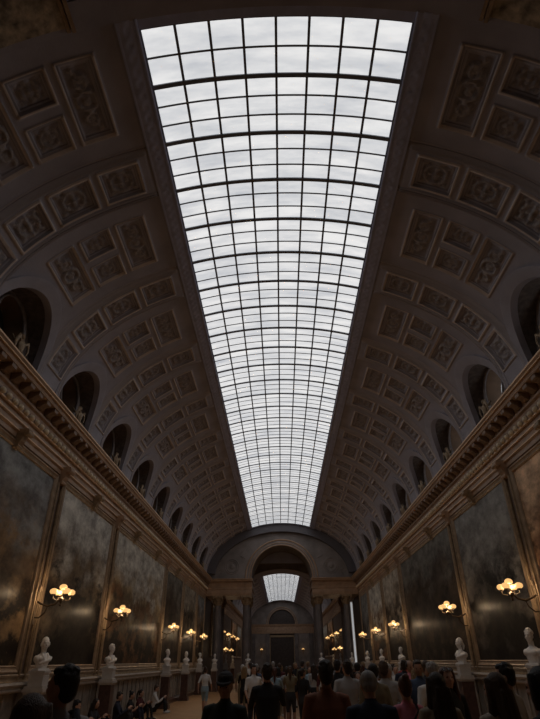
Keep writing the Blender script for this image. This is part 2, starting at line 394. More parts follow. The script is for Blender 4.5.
# ------------------------------------------------------------------ skylights
def skylight(name, ystart, ngroups, first=True):
    root = empty(name, kind='structure')
    y = ystart; thick = []; thin = []
    if first: thin.append(y + .53); y += 1.06; thick.append(y)
    for k in range(ngroups):
        thin += [y + 1.225 / 3, y + 2 * 1.225 / 3]; y += 1.225; thick.append(y)
    yend = y
    mb = MB()
    for q in thick: ell_band(mb, q - .043, q + .043, T_SKY, 180 - T_SKY, -.06, .022, 22)
    for q in thin: ell_band(mb, q - .018, q + .018, T_SKY, 180 - T_SKY, -.04, .004, 22)
    for q in (ystart, yend): ell_band(mb, q - .05, q + .03, T_SKY, 180 - T_SKY, -.14, .03, 22)
    xs = [-2.36 + 4.72 * i / 8 for i in range(9)]
    for x in xs:
        h = .024 if abs(x) < 2.3 else .025
        t = math.degrees(math.acos(min(1, abs(x) / A))); z = Z0 + B * math.sin(math.radians(t))
        sl = -math.copysign(1, x) * (B / A) / math.tan(math.radians(t)) if abs(x) > 1e-6 else 0
        mb.add([(x + a_, yy, z + a_ * sl + b_) for yy in (ystart, yend) for a_ in (-h, h) for b_ in (-.006, .04)],
               [(0, 1, 3, 2), (4, 6, 7, 5), (0, 4, 5, 1), (2, 3, 7, 6), (0, 2, 6, 4), (1, 5, 7, 3)])
    mb.build('window_frame', M['bars'], root)
    g = MB(); n = 24; vs = []
    for i in range(n):
        t = T_SKY + (180 - 2 * T_SKY) * i / (n - 1); s_ = 1 if t <= 90 else -1; tt = t if t <= 90 else 180 - t
        x, z = ell(tt, s_, -.006); vs += [(x, ystart, z), (x, yend, z)]
    g.add(vs, [(2 * i, 2 * i + 2, 2 * i + 3, 2 * i + 1) for i in range(n - 1)])
    g.build('window_glass', M['glass'], root, fix=False)
    return yend
skylight('window_1', 4.45, 30)

# ------------------------------------------------------------------ lunettes with round windows, all along both sides
def lun_curve(rr, n=26):                                # (y, z) along the stilted arch
    pts = [(rr, 7.42), (rr, 7.65)]
    for i in range(n + 1):
        a = PI * i / n; pts.append((rr * math.cos(a), LUN_Z + rr * math.sin(a)))
    return pts + [(-rr, 7.65), (-rr, 7.42)]
def vx(z): return A * math.sqrt(max(0, 1 - ((z - Z0) / B) ** 2))
XB = 6.14
def lunette_parts(side, lit):
    out = []
    m1 = MB(); c0 = lun_curve(1.40); c1 = lun_curve(1.34); c2 = lun_curve(1.20); c3 = lun_curve(1.16)
    N = len(c0); vs = []
    for c, o in ((c0, -.02), (c0, .07), (c1, .08), (c2, .05), (c3, .05), (c3, -.12)):
        vs += [(side * (vx(z) - o), y, z) for y, z in c]
    m1.add(vs, [(j * N + i, j * N + i + 1, (j + 1) * N + i + 1, (j + 1) * N + i) for j in range(5) for i in range(N - 1)])
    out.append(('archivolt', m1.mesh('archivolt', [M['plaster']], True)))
    m2 = MB(); c = lun_curve(1.19)
    vs = [(side * (vx(z) - .02), y, z) for y, z in c] + [(side * XB, y, z) for y, z in c]
    m2.add(vs, [(i, i + 1, N + i + 1, N + i) for i in range(N - 1)])
    # back wall with a round hole
    zc, ro = 8.42, .60; hole = [(ro * math.cos(a), zc + ro * math.sin(a)) for a in np.linspace(0, 2 * PI, 33)[:-1]]
    m2.box(min(side * XB, side * (XB + .04)), max(side * XB, side * (XB + .04)), -1.3, 1.3, 7.2, 7.83)
    for i in range(32):
        a0, a1 = 2 * PI * i / 32, 2 * PI * (i + 1) / 32
        def outp(a):
            k = 1.28 / max(abs(math.cos(a)), abs(math.sin(a))); return (k * math.cos(a), max(7.3, min(9.4, zc + k * math.sin(a))))
        p, q, rr_, s_ = hole[i], hole[(i + 1) % 32], outp(a1), outp(a0)
        m2.add([(side * XB, *p), (side * XB, *q), (side * XB, *rr_), (side * XB, *s_)], [(0, 1, 2, 3)])
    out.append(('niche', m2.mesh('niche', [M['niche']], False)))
    m3 = MB()
    for R_, w_, xo in ((.70, .05, -.03), (.61, .035, -.06)):
        m3.tube([(side * (XB + xo), R_ * math.cos(a), zc + R_ * math.sin(a)) for a in np.linspace(0, 2 * PI, 33)[:-1]], w_, 8, closed=True)
    n = 32; vs = [(side * (XB - .02), *h) for h in hole] + [(side * (XB + .42), h[0] * .92, zc + (h[1] - zc) * .92) for h in hole]
    m3.add(vs, [(i, (i + 1) % n, n + (i + 1) % n, n + i) for i in range(n)], 1)
    out.append(('oculus_frame', m3.mesh('oculus_frame', [M['oculus'], M['cornice_dark']], True)))
    m4 = MB(); m4.add([(side * (XB + .40), h[0] * .95, zc + (h[1] - zc) * .95) for h in hole], [tuple(range(32))])
    out.append(('window_glass', m4.mesh('window_glass', [M['dayglass' if lit else 'darkglass']])))
    return out
def ornament_mesh():                                    # gilt winged figure on a scroll base
    m = MB(); m.box(-.12, .12, -.2, .2, 0, .07); m.lathe([(.13, .07), (.09, .12), (.11, .2), (.07, .26)], n=12)
    m.rings([(0, 0, .25, .07, .09), (0, 0, .36, .09, .11), (0, 0, .46, .10, .13), (0, 0, .54, .05, .06), (0, 0, .57, .035, .035)], 10)
    m.ball((0, 0, .63), .06, .06, .075, 10, 7)
    for s in (-1, 1):
        m.tube([(0, s * .10, .48), (-.05, s * .2, .45), (-.09, s * .25, .55)], [.035, .03, .02], 8)
        m.tube([(.04, s * .07, .46), (.06, s * .2, .55), (.05, s * .27, .40), (.03, s * .24, .22)], [.03, .06, .045, .015], 8, fx=.5)
        m.tube([(0, s * .1, .1), (0, s * .24, .06), (0, s * .32, .13), (0, s * .26, .19)], [.05, .045, .035, .02], 8)
    return m
LP = {}
for side in (-1, 1):
    LP[side] = lunette_parts(side, side > 0)
orn = ornament_mesh().mesh('gilded_ornament', [M['giltdull']], True)
nth = ['nearest', 'second', 'third', 'fourth', 'fifth', 'sixth', 'seventh', 'eighth', 'ninth', 'farthest']
nw = 2
for side, sn in ((-1, 'left'), (1, 'right')):
    for k, y in enumerate(BAYS):
        rt = empty('window_%d' % nw, (0, y, 0), kind='structure'); nw += 1
        for nm, me in LP[side]: link(nm, me, rt)
        o = link('gilded_ornament', orn); o.location = (side * 5.70, y, 7.37)
        if side > 0: o.rotation_euler.z = PI
        tag(o, '%s gilded winged figure standing on the %s cornice before a round window' % (nth[k], sn), 'ornament', 'gilded figures on the cornice')

# ------------------------------------------------------------------ floor and walls
mb = MB(); mb.box(-6.4, 6.4, Y_BACK, 110, -.1, 0); tag(mb.build('floor', M['parquet']), kind='structure')
for side, sn in ((-1, 'left'), (1, 'right')):
    x0, x1 = sorted((side * 6.0, side * 6.25))
    mb = MB(); mb.box(x0, x1, Y_BACK, 46, 0, 7.36); tag(mb.build('wall_' + sn, M['wall']), kind='structure')
mb = MB(); mb.box(-6.2, 6.2, Y_BACK - .2, Y_BACK, 0, 11.6); tag(mb.build('wall_back', M['endwall']), kind='structure')

PROF = [(6.0, 7.37), (5.45, 7.37), (5.43, 7.335), (5.46, 7.29), (5.50, 7.27), (5.52, 7.20), (5.53, 7.17), (5.80, 7.165), (5.80, 6.97), (5.76, 6.95), (5.765, 6.90), (5.82, 6.86),
        (5.835, 6.74), (5.81, 6.71), (5.84, 6.64), (5.80, 6.62), (5.81, 6.585), (5.85, 6.57), (5.85, 6.45), (5.83, 6.43), (5.87, 6.41), (5.88, 6.28), (5.865, 6.26), (5.91, 6.23), (5.91, 6.12), (6.0, 6.10)]
tn = 1
for side, sn in ((-1, 'left'), (1, 'right')):
    mb = MB(); mb.prism_y([(side * x, z) for x, z in PROF], Y_BACK, 43.0)
    c = tag(mb.build('trim_%d' % tn, M['cornice'], smooth=False), kind='structure'); tn += 1
    mb = MB()
    for z, x, h in ((7.352, 5.438, .02), (7.28, 5.475, .012), (6.60, 5.80, .018), (6.44, 5.835, .014), (6.27, 5.868, .012)):
        mb.box(*sorted((side * (x - .012), side * (x + .04))), Y_BACK, 43.0, z - h, z + h)
    mb.build('gilt_fillet', M['giltline'], c)
    mb = MB(); y = 3.0
    while y < 42.7:
        mb.prism_y([(side * 5.81, 7.16), (side * 5.545, 7.16), (side * 5.55, 7.08), (side * 5.62, 7.06), (side * 5.70, 6.99), (side * 5.81, 6.98)], y, y + .2); y += .45
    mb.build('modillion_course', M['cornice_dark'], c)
    mb = MB(); y = 3.0
    while y < 42.7:
        mb.ball((side * 5.785, y, 6.675), .075, .085, .075, 8, 6); y += .28
    mb.build('bead_course', M['bead'], c, smooth=True)
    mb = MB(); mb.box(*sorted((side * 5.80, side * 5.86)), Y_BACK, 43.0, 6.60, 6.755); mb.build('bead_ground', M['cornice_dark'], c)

PIL = [2.4, 7.75, 13.1, 18.35, 27.5, 32.9, 38.4, 42.75]
MIDS = [5.1, 10.45, 15.75, 20.9, 24.9, 30.2, 35.65]
def bracket(mb, side, y, w, gz=5.86):
    mb.prism_y([(side * 5.97, 6.32), (side * 5.66, 6.32), (side * 5.67, 6.24), (side * 5.74, 6.19), (side * 5.78, 6.05), (side * 5.86, 5.92), (side * 5.97, gz)], y - w, y + w)
    mb.tube([(side * 5.69, y - w * 1.25, 6.23), (side * 5.69, y + w * 1.25, 6.23)], .065, 12)
    mb.tube([(side * 5.86, y - w * 1.1, 5.93), (side * 5.86, y + w * 1.1, 5.93)], .045, 10)
for side, sn in ((-1, 'left'), (1, 'right')):
    for k, y in enumerate(PIL[:-1]):
        mb = MB(); mb.box(*sorted((side * 5.94, side * 6.02)), y - .23, y + .23, 1.44, 6.1)
        p = tag(mb.build('trim_%d' % tn, M['wall']), kind='structure'); tn += 1
        mb = MB()
        for s in (-1, 1):
            mb.tube([(side * 5.91, y + s * .15, 1.5), (side * 5.91, y + s * .15, 5.9)], .045, 8)
        mb.build('gilt_strip', M['giltdull'], p, smooth=True)
        mb = MB(); bracket(mb, side, y, .13); mb.build('console', M['cornice'], p)
    for y in MIDS:
        mb = MB(); bracket(mb, side, y, .10)
        tag(mb.build('trim_%d' % tn, M['giltdull']), kind='structure'); tn += 1
    # dado with rail, base and panelling
    mb = MB(); mb.box(*sorted((side * 5.90, side * 6.02)), Y_BACK, 42.8, 0, 1.44)
    d = tag(mb.build('trim_%d' % tn, M['dado']), kind='structure'); tn += 1
    mb = MB(); mb.prism_y([(side * x, z) for x, z in ((5.95, 1.45), (5.74, 1.45), (5.73, 1.41), (5.77, 1.375), (5.80, 1.37), (5.80, 1.33), (5.77, 1.32), (5.78, 1.29), (5.86, 1.26), (5.95, 1.25))], Y_BACK, 42.8)
    mb.build('dado_rail', M['rail'], d)
    mb = MB(); y = 0.6
    while y < 42.4:
        mb.box(*sorted((side * 5.865, side * 5.91)), y, y + .09, .26, 1.24); y += .62
    mb.build('panel_stile', M['dado'], d)
    mb = MB(); mb.prism_y([(side * x, z) for x, z in ((5.95, 0), (5.80, 0), (5.80, .17), (5.83, .2), (5.86, .25), (5.95, .26))], Y_BACK, 42.8)
    tag(mb.build('baseboard_' + sn, M['darkmarble']), kind='structure')
    mb = MB(); mb.prism_y([(side * x, z) for x, z in ((6.02, 1.61), (5.90, 1.61), (5.88, 1.585), (5.90, 1.55), (5.92, 1.53), (5.91, 1.49), (5.90, 1.455), (6.02, 1.45))], Y_BACK, 42.8)
    mb.build('sill_moulding', M['giltdull'], d)

# ------------------------------------------------------------------ paintings
PAL = [  # sky, mid, low, figures, split
    ((.28, .30, .32), (.17, .12, .08), (.03, .022, .016), (.27, .18, .10), .55),
    ((.56, .56, .54), (.20, .15, .10), (.03, .022, .016), (.018, .014, .011), .46),
    ((.58, .57, .53), (.34, .26, .16), (.035, .025, .018), (.20, .11, .055), .50),
    ((.34, .31, .26), (.16, .12, .08), (.03, .022, .016), (.02, .016, .012), .55),
    ((.27, .27, .265), (.16, .145, .13), (.028, .022, .018), (.012, .010, .009), .42),
    ((.78, .54, .35), (.34, .20, .12), (.04, .026, .018), (.03, .018, .012), .55),
    ((.17, .165, .15), (.09, .07, .055), (.026, .02, .016), (.075, .055, .038), .6),
    ((.46, .42, .36), (.22, .17, .12), (.03, .024, .018), (.03, .02, .014), .5)]
LAY = {-1: [3, 0, 1, 2, 6, 3, 0], 1: [2, 5, 4, 6, 7, 2, 4]}
DESC = {-1: ['dark brown battle painting on the left wall beside the camera, outside the photo',
             'battle painting cut off by the left photo edge, grey sky above reddish soldiers',
             'battle painting on left wall with pale cloud, second in from the photo edge',
             'battle painting with pale smoky sky on left wall, third from photo edge, the widest',
             'narrow dark painting on left wall just beyond the widest left one',
             'small looking brown painting on left wall, second beyond the widest left one',
             'farthest painting on left wall, last before the end columns'],
        1: ['painting with pale sky on the right wall beside the camera, outside the tan one',
            'battle painting with tan sky cut off by the right photo edge',
            'battle painting with flat grey sky above black silhouettes, right wall behind the nearest lit lamp',
            'very dark brown wide painting on the right wall, third in from the photo edge',
            'narrow greyish painting on right wall just beyond the wide dark one',
            'narrow painting with pale smoky sky on right wall, second beyond the wide dark one',
            'farthest painting on right wall, last before the end columns']}
def painting(side, y0, y1, z0, z1, pal, seed, label, group='battle paintings along the walls'):
    yc = (y0 + y1) / 2; rt = empty('painting', (side * 5.96, yc, z0), 0, label, 'painting', group)
    h, l = z1 - z0, (y1 - y0) / 2
    m = MB(); m.box(*sorted((side * .025, side * -.02)), -l + .06, l - .06, .06, h - .06)
    m.build('canvas', canvas_mat(0, *PAL[pal][:4], seed, PAL[pal][4]), rt)
    f = MB()
    pr = [(0, -.04), (0, .07), (.035, .085), (.06, .06), (.10, .05), (.125, .065), (.15, .03), (.15, -.02)]     # (inward, towards room)
    cor = [(-l, 0, 1, 1), (l, 0, -1, 1), (l, h, -1, -1), (-l, h, 1, -1)]
    vs = []
    for (y, z, sy, sz) in cor: vs += [(-side * d, y + sy * i, z + sz * i) for i, d in pr]
    n = len(pr); fs = []
    for c in range(4):
        for i in range(n - 1): fs.append((c * n + i, c * n + i + 1, ((c + 1) % 4) * n + i + 1, ((c + 1) % 4) * n + i))
    f.add(vs, fs); f.build('frame', M['gilt'], rt)
    return rt
for side in (-1, 1):
    for k in range(7):
        painting(side, PIL[k] + .24, PIL[k + 1] - .24, 1.62, 6.06, LAY[side][k], 1.0 + k * 2.3 + side * .7, DESC[side][k])

# ------------------------------------------------------------------ busts on pedestals
def head_rings(fem=False):
    return [(0, .035, .0, .024, .026), (0, .030, .012, .040, .042), (0, .024, .035, .052, .062), (0, .013, .065, .061, .081), (0, .006, .095, .068, .090), (0, .0, .125, .072, .095),
            (0, -.005, .155, .075, .098), (0, -.007, .182, .071, .092), (0, -.009, .207, .058, .075), (0, -.009, .226, .036, .048), (0, -.009, .236, .012, .016)]
def head_add(mb, T, m=0):
    """face with nose, brow, lips, ears"""
    k = len(mb.v)
    mb.rings(head_rings(), 18, m)
    mb.tube([(0, .088, .128), (0, .100, .105), (0, .112, .088), (0, .098, .078)], [.009, .012, .016, .012], 8, m)
    mb.tube([(-.05, .078, .135), (-.025, .092, .138), (0, .092, .134), (.025, .092, .138), (.05, .078, .135)], [.008, .011, .008, .011, .008], 8, m)
    mb.ball((0, .088, .052), .024, .013, .010, 10, 6, m); mb.ball((0, .058, .014), .026, .024, .018, 10, 6, m)
    for s in (-1, 1):
        mb.ball((s * .075, -.006, .105), .011, .022, .032, 8, 6, m); mb.ball((s * .042, .062, .085), .026, .026, .024, 8, 6, m)
        mb.ball((s * .031, .079, .119), .012, .011, .009, 8, 6, m)
    for i in range(k, len(mb.v)): mb.v[i] = tuple(T @ Vector(mb.v[i]))
def remesh(mb, voxel, smooth=3, noise=None):
    me = mb.mesh('tmp', []); o = link('tmp', me)
    md = o.modifiers.new('r', 'REMESH'); md.mode = 'VOXEL'; md.voxel_size = voxel; md.adaptivity = 0
    if smooth: sm = o.modifiers.new('s', 'SMOOTH'); sm.iterations = smooth; sm.factor = .5
    dg = bpy.context.evaluated_depsgraph_get(); dg.update()
    out = D.meshes.new_from_object(o.evaluated_get(dg)); D.objects.remove(o); D.meshes.remove(me)
    out.polygons.foreach_set('use_smooth', [True] * len(out.polygons))
    return out
def bust_mesh(kind):
    mb = MB(); T = Matrix.Translation((0, .01, .36)) @ Matrix.Rotation((.25, -.35, .1)[kind], 4, 'Z') @ Matrix.Rotation(.05, 4, 'X')
    head_add(mb, T)
    k = len(mb.v)
    if kind == 0:                                       # short curls
        rnd = random.Random(3)
        for i in range(46):
            a = rnd.uniform(0, 2 * PI); b = rnd.uniform(.15, 1.45); p = Vector((.075 * math.cos(a) * math.cos(b), -.012 + .097 * math.sin(a) * math.cos(b), .145 + .095 * math.sin(b)))
            if p.y > .055 and p.z < .19: continue
            mb.ball(p, .022, n=8, k=6)
    elif kind == 1:                                     # tied-back hair
        mb.ball((0, -.02, .15), .083, .096, .098); mb.tube([(0, -.1, .12), (0, -.13, .06), (0, -.11, -.03)], [.03, .035, .02], 10)
        for s in (-1, 1): mb.tube([(s * .078, .01, .15), (s * .088, -.0, .10), (s * .08, -.02, .07)], [.022, .026, .016], 8)
    else:
        mb.ball((0, -.018, .152), .080, .093, .094)
        mb.ball((0, .05, .2), .05, .035, .03)
    for i in range(k, len(mb.v)): mb.v[i] = tuple(T @ Vector(mb.v[i]))
    mb.rings([(0, -.01, .25, .072, .070), (0, -.005, .30, .058, .058), (0, 0, .39, .056, .058)], 16)
    mb.rings([(0, 0, .03, .135, .095), (0, .003, .06, .14, .098), (0, .008, .13, .16, .105), (0, .01, .20, .19, .115), (0, .0, .245, .185, .10), (0, -.01, .27, .14, .085), (0, -.01, .295, .085, .07), (0, -.01, .31, .05, .05)], 24)
    for s in (-1, 1):
        mb.ball((s * .165, -.005, .205), .055, .075, .065); mb.ball((s * .075, .075, .2), .08, .05, .055)
    if kind != 0:                                       # coat lapels / drapery folds
        for s in (-1, 1): mb.tube([(s * .07, .04, .31), (s * .075, .1, .25), (s * .03, .125, .17), (s * .01, .1, .1)], [.02, .026, .024, .015], 8)
        mb.tube([(-.22, .03, .23), (-.12, .12, .19), (.05, .13, .15), (.14, .08, .12)], [.025, .03, .03, .02], 8)
    return remesh(mb, .0085, 2)
BM_ = [bust_mesh(k) for k in range(3)]
for me in BM_: me.materials.append(M['marble'])
so = MB(); so.box(-.165, .165, -.125, .125, 0, .022); so.box(-.15, .15, -.11, .11, .022, .04)
socle = so.mesh('socle', [M['marble']], True)
ped = MB(); ped.box(-.25, .25, -.25, .25, 0, .14); ped.box(-.22, .22, -.22, .22, .14, .22); ped.box(-.18, .18, -.18, .18, .22, 1.22)
ped_base = ped.mesh('shaft', [M['darkmarble']])
pc = MB(); pc.box(-.20, .20, -.20, .20, 1.22, 1.27); pc.box(-.23, .23, -.23, .23, 1.27, 1.33); pc.box(-.205, .205, -.205, .205, 1.33, 1.38)
ped_cap = pc.mesh('cap', [M['rail']])
pp = MB(); pp.box(-.16, .16, -.16, .16, 1.38, 1.62); pp.box(-.18, .18, -.18, .18, 1.62, 1.665)
for s in (-1, 1): pp.tube([(s * .14, -.165, 1.56), (s * .14, .165, 1.56)], .025, 8)
ped_pl = pp.mesh('plinth', [M['plinth']])
def bust(x, y, face, kind, sc, lab, plab, z=1.665, pedestal=True):
    if pedestal:
        p = empty('pedestal', (x, y, 0), 0, plab, 'pedestal', 'pedestals under the busts')
        link('shaft', ped_base, p); link('cap', ped_cap, p); link('plinth', ped_pl, p)
    b = empty('marble_bust', (x, y, z), face, lab, 'bust', 'marble busts'); b.scale = (sc * .88, sc * .9, sc)
    link('figure', BM_[kind], b); link('socle', socle, b)
BT = ['curled hair', 'tied-back hair', 'smooth hair']
ordn = ['first', 'second', 'third', 'fourth', 'fifth', 'sixth']
for side, sn in ((-1, 'left'), (1, 'right')):
    for k, y in enumerate([7.75, 13.1, 18.35, 27.5, 32.9, 38.4]):
        kind = (k + (0 if side < 0 else 2)) % 3
        face = PI / 2 * side + (-.5 if side < 0 else .5)
        if side > 0 and k == 1: kind = 0
        where = 'nearest camera, outside photo edge' if k == 0 else ('nearest one in view' if k == 1 else '%s one in view from the camera' % ordn[k - 1])
        bust(side * 5.5, y, face, kind, 1.2 if side > 0 and k < 3 else 1.1, 'white marble bust with %s, %s wall, %s' % (BT[kind], sn, where),
             'bust pedestal with dark shaft along the %s wall, %s' % (sn, where))
for x, nm in ((-4.95, 'far left outer'), (-2.55, 'left inner'), (2.75, 'right inner'), (4.95, 'far right outer')):
    bust(x, 42.15, PI, 1 if x < 0 else 2, 1.06, 'white marble bust in front of the %s column of the end arch' % nm, 'bust pedestal in front of the %s column of the end arch' % nm)
for side, sn in ((-1, 'left'), (1, 'right')):
    for k, y in enumerate((50, 57)):
        bust(side * 4.9, y, PI / 2 * side, k, 1.06, 'small pale bust seen between the %s end columns, %s one' % (sn, ('nearer', 'farther')[k]), 'pedestal seen between the %s end columns, %s one' % (sn, ('nearer', 'farther')[k]))

# ------------------------------------------------------------------ wall lamps
def sconce_meshes():
    arm = MB(); arm.tube([(0, 0, .0), (.10, 0, -.06), (.28, 0, -.12), (.45, 0, -.08), (.56, 0, .04), (.58, 0, .12)], [.022, .02, .024, .022, .02, .018], 10)
    arm.tube([(0, 0, -.35), (.12, 0, -.36), (.24, 0, -.26), (.28, 0, -.13)], [.016, .016, .014, .012], 8)
    for i in range(4):
        a = PI / 4 + PI / 2 * i; c, s = math.cos(a), math.sin(a)
        arm.tube([(.58, 0, .08), (.58 + .10 * c, .10 * s, .0), (.58 + .2 * c, .2 * s, .03), (.58 + .215 * c, .215 * s, .10)], .012, 8)
    arm.tube([(.58, 0, .1), (.58, 0, .21)], .013, 8)
    bowl = MB(); bowl.lathe([(.01, -.13), (.03, -.10), (.015, -.06), (.04, -.02), (.055, .03), (.05, .05), (.02, .07)], (.58, 0, 0), 16)
    pl = MB(); pl.box(-.03, .02, -.07, .07, -.5, .2); pl.tube([(0, 0, .2), (.03, 0, .3), (0, 0, .36)], [.05, .035, .01], 8)
    pl.tube([(.03, 0, -.5), (.03, 0, -.95)], [.022, .012], 8)
    cup = MB(); cup.lathe([(.012, -.09), (.05, -.075), (.055, -.06), (.02, -.05)], n=12)
    gl = MB(); gl.ball((0, 0, 0), .092, .092, .070, 16, 10)
    return arm.mesh('arm', [M['bronze']], True), bowl.mesh('bowl', [M['bronze']], True), pl.mesh('backplate', [M['giltdull']], True), cup.mesh('cup', [M['bronze']], True), gl.mesh('globe', [M['globe']], True)
SM = sconce_meshes()
lamp_l = D.lights.new('lamp_glow', 'POINT'); lamp_l.energy = LAMP_W; lamp_l.color = (1, .71, .43); lamp_l.shadow_soft_size = .08
def sconce(x, y, z, rz, label, group='lit globe wall lamps', glow=True, s=1.0):
    rt = empty('wall_lamp', (x, y, z), rz, label, 'lamp', group); rt.scale = (s, s, s)
    link('arm', SM[0], rt); link('bowl', SM[1], rt); link('backplate', SM[2], rt)
    P_ = [(.58, 0, .29)] + [(.58 + .215 * math.cos(PI / 4 + PI / 2 * i), .215 * math.sin(PI / 4 + PI / 2 * i), .185) for i in range(4)]
    for p in P_:
        g = link('globe', SM[4], rt, p); link('cup', SM[3], g)
    if glow:
        o = link('lamp_glow', lamp_l, rt, (.60, 0, .20))
for side, sn in ((-1, 'left'), (1, 'right')):
    for k, y in enumerate([7.75, 13.1, 18.35, 27.5, 32.9, 38.4]):
        where = 'nearest camera, outside photo edge' if k == 0 else ('largest and nearest in view' if k == 1 else '%s one in view from the camera' % ordn[k - 1])
        sconce(side * 5.90, y, 3.08, 0 if side < 0 else PI, 'five-globe lit lamp on the %s wall, %s' % (sn, where))
    for k, (y, z) in enumerate(((51, 3.9), (56.5, 3.9), (62, 3.9), (68, 3.9), (54, 2.6), (60, 2.6))):
        sconce(side * 5.9, y, z, 0 if side < 0 else PI, 'distant lit lamp between the %s end columns, %s row, %s' % (sn, 'upper' if k < 4 else 'lower', ('nearest', 'second', 'third', 'farthest', 'nearer', 'farther')[k]), glow=(k in (1, 3, 4)))
    sconce(side * 3.7, 104.3, 3.4, -PI / 2, 'tiny lit lamp on the far end wall, %s of the dark doorway' % sn, glow=False)

# ------------------------------------------------------------------ end arch with columns, central hall, second gallery
def arch_wall(name, y0, y1, rad, zc, mats, zlow=7.36, xmax=5.95, ztop=None):
    mb = MB(); n = 60; xs = sorted(set(list(np.linspace(-xmax, xmax, n)) + [-rad, rad] + list(rad * np.cos(np.linspace(0, PI, 40)))))
    def zt(x): return (Z0 + B * math.sqrt(max(0, 1 - (x / A) ** 2)) + .1) if ztop is None else ztop
    def zb(x): return zc + math.sqrt(max(0, rad * rad - x * x)) if abs(x) <= rad + 1e-9 else zlow
    for a_, b_ in zip(xs[:-1], xs[1:]):
        if b_ - a_ < 1e-5: continue
        e0, e1 = (zb(a_), zb(b_))
        if abs((a_ + b_) / 2) > rad: e0 = e1 = zlow
        t0, t1 = max(zt(a_), e0 + .01), max(zt(b_), e1 + .01)
        mb.add([(a_, y0, e0), (b_, y0, e1), (b_, y0, t1), (a_, y0, t0), (a_, y1, e0), (b_, y1, e1), (b_, y1, t1), (a_, y1, t0)],
               [(0, 1, 2, 3), (5, 4, 7, 6), (4, 5, 1, 0), (3, 2, 6, 7)])
    return tag(mb.build(name, mats), kind='structure')
ew = arch_wall('wall_end', Y_END, 46.2, 2.4, 7.5, [M['endwall']])
mb = MB()                                               # archivolt mouldings
for R_, w_ in ((2.45, .05), (2.62, .035), (2.85, .06)):
    mb.tube([(R_ * math.cos(a), Y_END - .02, 7.45 + R_ * math.sin(a)) for a in np.linspace(0, PI, 40)], w_, 8)
mb.build('archivolt', M['cornice'], ew, smooth=True)
mb = MB()                                               # painted ornament of the spandrels: discs and scrolls in low relief
for s in (-1, 1):
    for R_ in (.55, .42): mb.tube([(s * 3.95 + R_ * math.cos(a), Y_END - .01, 8.3 + R_ * math.sin(a)) for a in np.linspace(0, 2 * PI, 25)[:-1]], .035, 8, closed=True)
    mb.ball((s * 3.95, Y_END, 8.3), .2, .05, .2)
    mb.tube([(s * 4.9, Y_END - .01, 7.6), (s * 4.7, Y_END - .01, 8.0), (s * 5.1, Y_END - .01, 8.1), (s * 4.9, Y_END - .01, 8.4)], .04, 8)
    mb.tube([(s * 2.9, Y_END - .01, 8.9), (s * 3.3, Y_END - .01, 9.1), (s * 3.1, Y_END - .01, 9.5)], .04, 8)
mb.build('spandrel_relief', M['endwall'], ew, smooth=True)
for s in (-1, 1):
    EP = [(Y_END + .3, 7.37), (42.42, 7.37), (42.40, 7.33), (42.46, 7.27), (42.5, 7.18), (42.72, 7.16), (42.74, 6.95), (42.78, 6.88), (42.82, 6.74), (42.79, 6.68), (42.84, 6.6), (42.84, 6.4), (42.87, 6.28), (42.9, 6.2), (Y_END + .3, 6.2)]
    mb = MB(); a_, b_ = sorted((s * 2.36, s * 5.98))
    mb.prism_x(EP, a_, b_); mb.box(a_, b_, Y_END + .25, 46.2, 6.2, 7.36)
    o = tag(mb.build('trim_%d' % tn, M['cornice']), kind='structure'); tn += 1
    mb = MB(); a2, b2 = sorted((s * 2.28, s * 2.36)); mb.box(a2, b2, 42.5, 46.2, 7.2, 7.37); mb.box(a2 + .01 * 0, b2, 42.8, 46.2, 6.62, 6.7)
    mb.build('impost', M['cornice'], o)
cs = MB(); cs.lathe([(.29, .42), (.30, .9), (.302, 2.2), (.285, 4.0), (.255, 5.50), (.265, 5.55)], n=24)
cb = MB(); cb.box(-.42, .42, -.42, .42, 0, .18); cb.lathe([(.40, .18), (.42, .24), (.39, .29), (.33, .32), (.36, .37), (.32, .42)], n=24)
cc = MB(); cc.lathe([(.26, 5.52), (.30, 5.56), (.27, 5.60), (.29, 5.78), (.34, 5.98), (.38, 6.06)], n=16); cc.box(-.40, .40, -.40, .40, 6.06, 6.2)
for i in range(8):
    a = 2 * PI * i / 8; cc.tube([(.27 * math.cos(a), .27 * math.sin(a), 5.62), (.33 * math.cos(a), .33 * math.sin(a), 5.8), (.41 * math.cos(a), .41 * math.sin(a), 5.9), (.37 * math.cos(a), .37 * math.sin(a), 5.83)], [.06, .06, .04, .02], 8)
for s in (-1, 1):
    for t in (-1, 1): cc.ball((s * .34, t * .34, 6.0), .08, n=10, k=6)
c1, c2, c3 = cs.mesh('shaft', [M['column']], True), cb.mesh('base', [M['darkmarble']], True), cc.mesh('capital', [M['giltdull']], True)
for s, sn in ((-1, 'left'), (1, 'right')):
    for x, inn in ((2.78, 'inner'), (5.0, 'outer')):
        for y, rw in ((43.3, 'front'), (45.75, 'rear')):
            c = empty('column', (s * x, y, 0), 0, 'dark marble column at the end arch, %s side, %s one of the %s row' % (sn, inn, rw), 'column', 'columns of the end arch')
            link('shaft', c1, c); link('base', c2, c); link('capital', c3, c)
# narrow daylit slit at the right-hand end of the wall
wr = empty('window_%d' % nw, kind='structure'); nw += 1
mb = MB(); mb.box(5.19, 5.33, 42.66, 42.70, 1.5, 5.6); mb.build('window_glass', M['dayglass'], wr)
mb = MB(); mb.box(5.14, 5.19, 42.60, 42.76, 1.44, 5.66); mb.box(5.33, 5.38, 42.60, 42.76, 1.44, 5.66); mb.box(5.14, 5.38, 42.6, 42.76, 5.6, 5.68); mb.box(5.14, 5.38, 42.6, 42.76, 1.42, 1.5); mb.box(5.14, 5.38, 42.70, 42.78, 0, 5.66)
mb.build('window_frame', M['rail'], wr)
